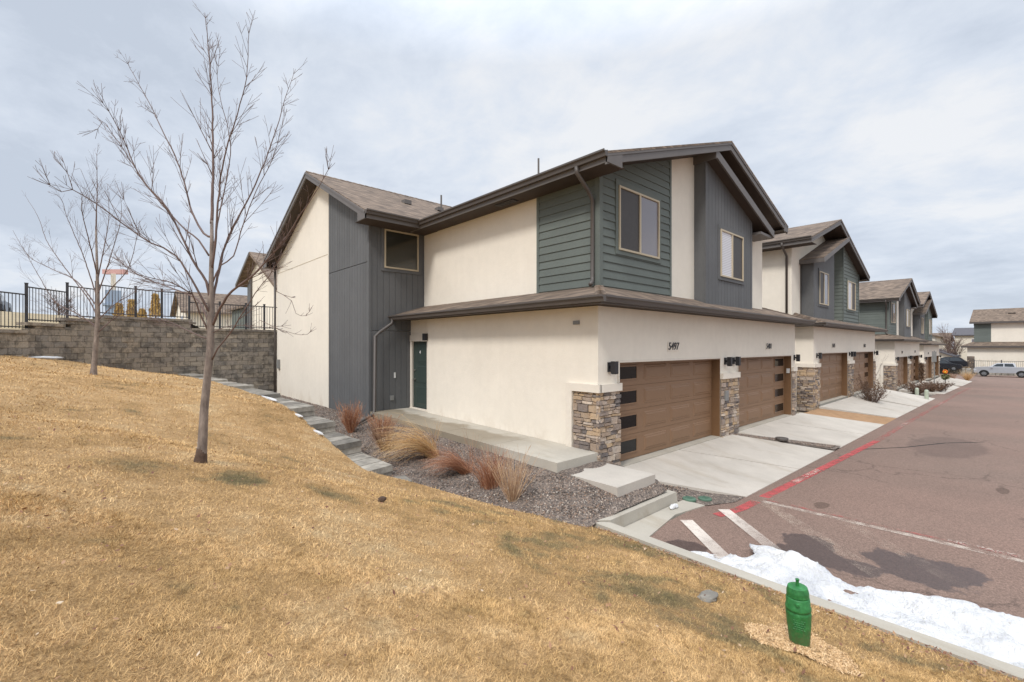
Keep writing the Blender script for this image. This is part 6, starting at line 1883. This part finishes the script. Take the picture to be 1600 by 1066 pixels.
# ------------------------------------------------------------------ grass, pebbles, leaves
def lawn_scatter():
    VV = []; TT = []
    def batch(n, dmin, dmax, L_, wd):
        # sample in view wedge, uniform in area
        u = rng.uniform(dmin ** 2, dmax ** 2, n) ** .5
        th_ = rng.uniform(-1, 1, n)
        lat = th_ * 1.2
        x = u * (math.cos(YAW) + lat * math.sin(YAW)); y = u * (math.sin(YAW) - lat * math.cos(YAW))
        ok = (x < bx(y) - .01) & (y < 24.6) & (y > -6) & (x > -13)
        # behind the retaining wall
        dpatch = np.hypot((x - hx) / .95, (y - hy) / 1.1)
        ok &= ~((dpatch < .34 + .05 * np.sin(np.arctan2(y - hy, x - hx) * 3 + 1) ) & (rng.random(n) < 1.05 - .25 * (dpatch / .34) ** 6))
        x, y = x[ok], y[ok]; n = len(x)
        z = H(x, y) + 0.02 * np.sin(x * 2.3 + y) * np.cos(y * 1.7 - x * .6)
        # clumped lay direction
        ang = 2.2 * np.sin(x * 1.9 + 1.3 * np.sin(y * 1.4)) + 1.7 * np.sin(y * 2.3 + x) + rng.normal(0, 1.9, n)
        tilt = np.clip(rng.normal(1.15, .26, n), .2, 1.52)
        tuft = .75 + .5 * np.sin(x * 7.1 + 2 * np.sin(y * 5.3)) * np.sin(y * 6.3 + 1.5 * np.sin(x * 4.1))
        L2 = L_ * rng.uniform(.5, 1.3, n) * (.75 + .35 * tuft)
        dx = np.cos(ang) * np.sin(tilt); dy = np.sin(ang) * np.sin(tilt); dz = np.cos(tilt)
        sx_ = -np.sin(ang) + rng.normal(0, .25, n); sy_ = np.cos(ang) + rng.normal(0, .25, n)
        w2 = wd * rng.uniform(.6, 1.3, n) / 2
        p = np.stack([x, y, z - .006], 1)
        s_ = np.stack([sx_ * w2, sy_ * w2, np.zeros(n)], 1)
        d = np.stack([dx, dy, dz], 1) * L2[:, None]
        mid = p + d * .55 + np.stack([np.zeros(n), np.zeros(n), .05 * L2], 1)
        tip = p + d
        q = np.stack([p - s_, p + s_, mid + s_ * .7, mid - s_ * .7, tip], 1)   # n,5,3
        VV.append(q); TT.append(np.clip(.5 + rng.normal(0, .24, n) + .12 * (tuft - .75), 0, 1))
    batch(270000, 1.5, 3.6, .042, .0016)
    batch(230000, 3.2, 6.5, .042, .0028)
    batch(160000, 6.0, 12, .048, .006)
    batch(80000, 11, 27, .065, .016)
    Q = np.concatenate(VV); T = np.concatenate(TT); n = len(Q)
    V = Q.reshape(-1, 3)
    b_ = np.arange(n)[:, None] * 5
    F = np.concatenate([b_ + np.array([[0, 1, 2]]), b_ + np.array([[0, 2, 3]]), b_ + np.array([[3, 2, 4]])])
    T3 = np.concatenate([T, T, T])
    np_mesh('grass', V, F, T3, M['blade'], 3, kind='stuff', label='dormant straw coloured lawn grass', cat='grass')
lawn_scatter()
def pebbles():
    o8 = np.array([(1, 0, 0), (-1, 0, 0), (0, 1, 0), (0, -1, 0), (0, 0, 1), (0, 0, -1)], float)
    f8 = np.array([(0, 2, 4), (2, 1, 4), (1, 3, 4), (3, 0, 4), (2, 0, 5), (1, 2, 5), (3, 1, 5), (0, 3, 5)])
    n = 52000
    y = 4.3 + (rng.random(n) ** 1.5) * 18; x = rng.uniform(3.2, 9.0, n)
    ok = (x > bx(y) - .03) & ((x < 6.20) & (y > 5.55) | (x < 6.28) & (y <= 5.6) & (y > 4.32) | (y < 4.36) & (x < 7.75) & (y > 4.32) | (x > 7.46) & (x < 7.8) & (y < 5.6) & (y > 4.32)) | (((x > 7.78) & (x < 9.0) & (y > 4.0 - (x - 7.7) * .35) & (y < 4.5) & (y > 3.6)) | ((x > 7.88) & (y < 5.5) & (y > 4.3) & (x < 9.05 - (y - 3.45) * .58)))
    x, y = x[ok], y[ok]
    # gravel strip between the first driveways
    m_ = 4200; yy = rng.uniform(3.5, 5.6, m_); v_ = (5.64 - yy) / 2.22
    xx = 13.78 + 1.5 * v_ + rng.random(m_) * (.34 + .1 * v_)
    x = np.r_[x, xx]; y = np.r_[y, yy]; n = len(x)
    z = np.where(x > 13, -.045 - (5.64 - y) / 2.22 * .255, np.where(x > 7.53, np.interp(y, [3.44, 3.7, 4.06, 4.3, 4.9, 5.63], [-.268, -.262, -.25, -.215, -.155, -.085]), gz(x, y))) + .004
    sz = rng.uniform(.008, .020, n) * (1 + .0 * y)
    R3 = rng.normal(size=(n, 3, 3)); Qm, _ = np.linalg.qr(R3)
    sc = np.stack([sz * rng.uniform(.9, 1.5, n), sz, sz * rng.uniform(.5, .9, n)], 1)
    pts = (o8[None] * sc[:, None, :]) @ Qm + np.stack([x, y, z], 1)[:, None, :]
    F = (np.arange(n)[:, None, None] * 6 + f8[None]).reshape(-1, 3)
    np_mesh('gravel', pts.reshape(-1, 3), F, np.repeat(rng.random(n), 8), M['pebble'], 3, kind='stuff', label='grey and reddish river gravel of the planting bed', cat='gravel')
pebbles()
def leaves():
    n = 1500
    u = rng.uniform(1.8 ** 2, 8 ** 2, n) ** .5; lat = rng.uniform(-1.15, 1.2, n)
    x = u * (math.cos(YAW) + lat * math.sin(YAW)); y = u * (math.sin(YAW) - lat * math.cos(YAW))
    # more of them close to the kerb
    xk = 5.47 - rng.exponential(.16, 900); yk = rng.uniform(-1.5, 4.4, 900)
    x = np.r_[x, xk]; y = np.r_[y, yk]
    ok = (x < bx(y) - .03); x, y = x[ok], y[ok]; n = len(x)
    z = H(x, y) + .03
    V = []; F = []
    for i in range(n):
        a_ = rng.uniform(0, 2 * np.pi); s_ = rng.uniform(.007, .02); t1, t2 = rng.normal(0, .3, 2)
        c_ = np.array([x[i], y[i], z[i]]); e1 = np.array([np.cos(a_), np.sin(a_), t1]) * s_; e2 = np.array([-np.sin(a_), np.cos(a_), t2]) * s_ * .6
        k = len(V); V += [c_ - e1, c_ + e2, c_ + e1 * 1.1 + (0, 0, s_ * .4), c_ - e2 + (0, 0, s_ * .2)]; F.append((k, k + 1, k + 2, k + 3))
    np_mesh('fallen_leaves', V, F, rng.random(len(F)), M['leaf'], 4, kind='stuff', label='small dry leaves scattered over the lawn', cat='leaves')
t = NT('dry_leaf')
t.col(t.ramp(t.attr('tone'), [(0.0, lin(96, 60, 48)), (0.5, lin(136, 98, 72)), (0.9, lin(164, 132, 100)), (1.0, lin(196, 176, 150))])); t.rough(.85); M['leaf'] = t.m
leaves()
lump('dung_lump', 2.72, 5.45, Hs(2.72, 5.45) + .03, .05, .04, .04, 'bark_dark', 77, 'dark brown lump lying alone in the middle of the lawn', 'debris')  # small dark lump of dung on the grass
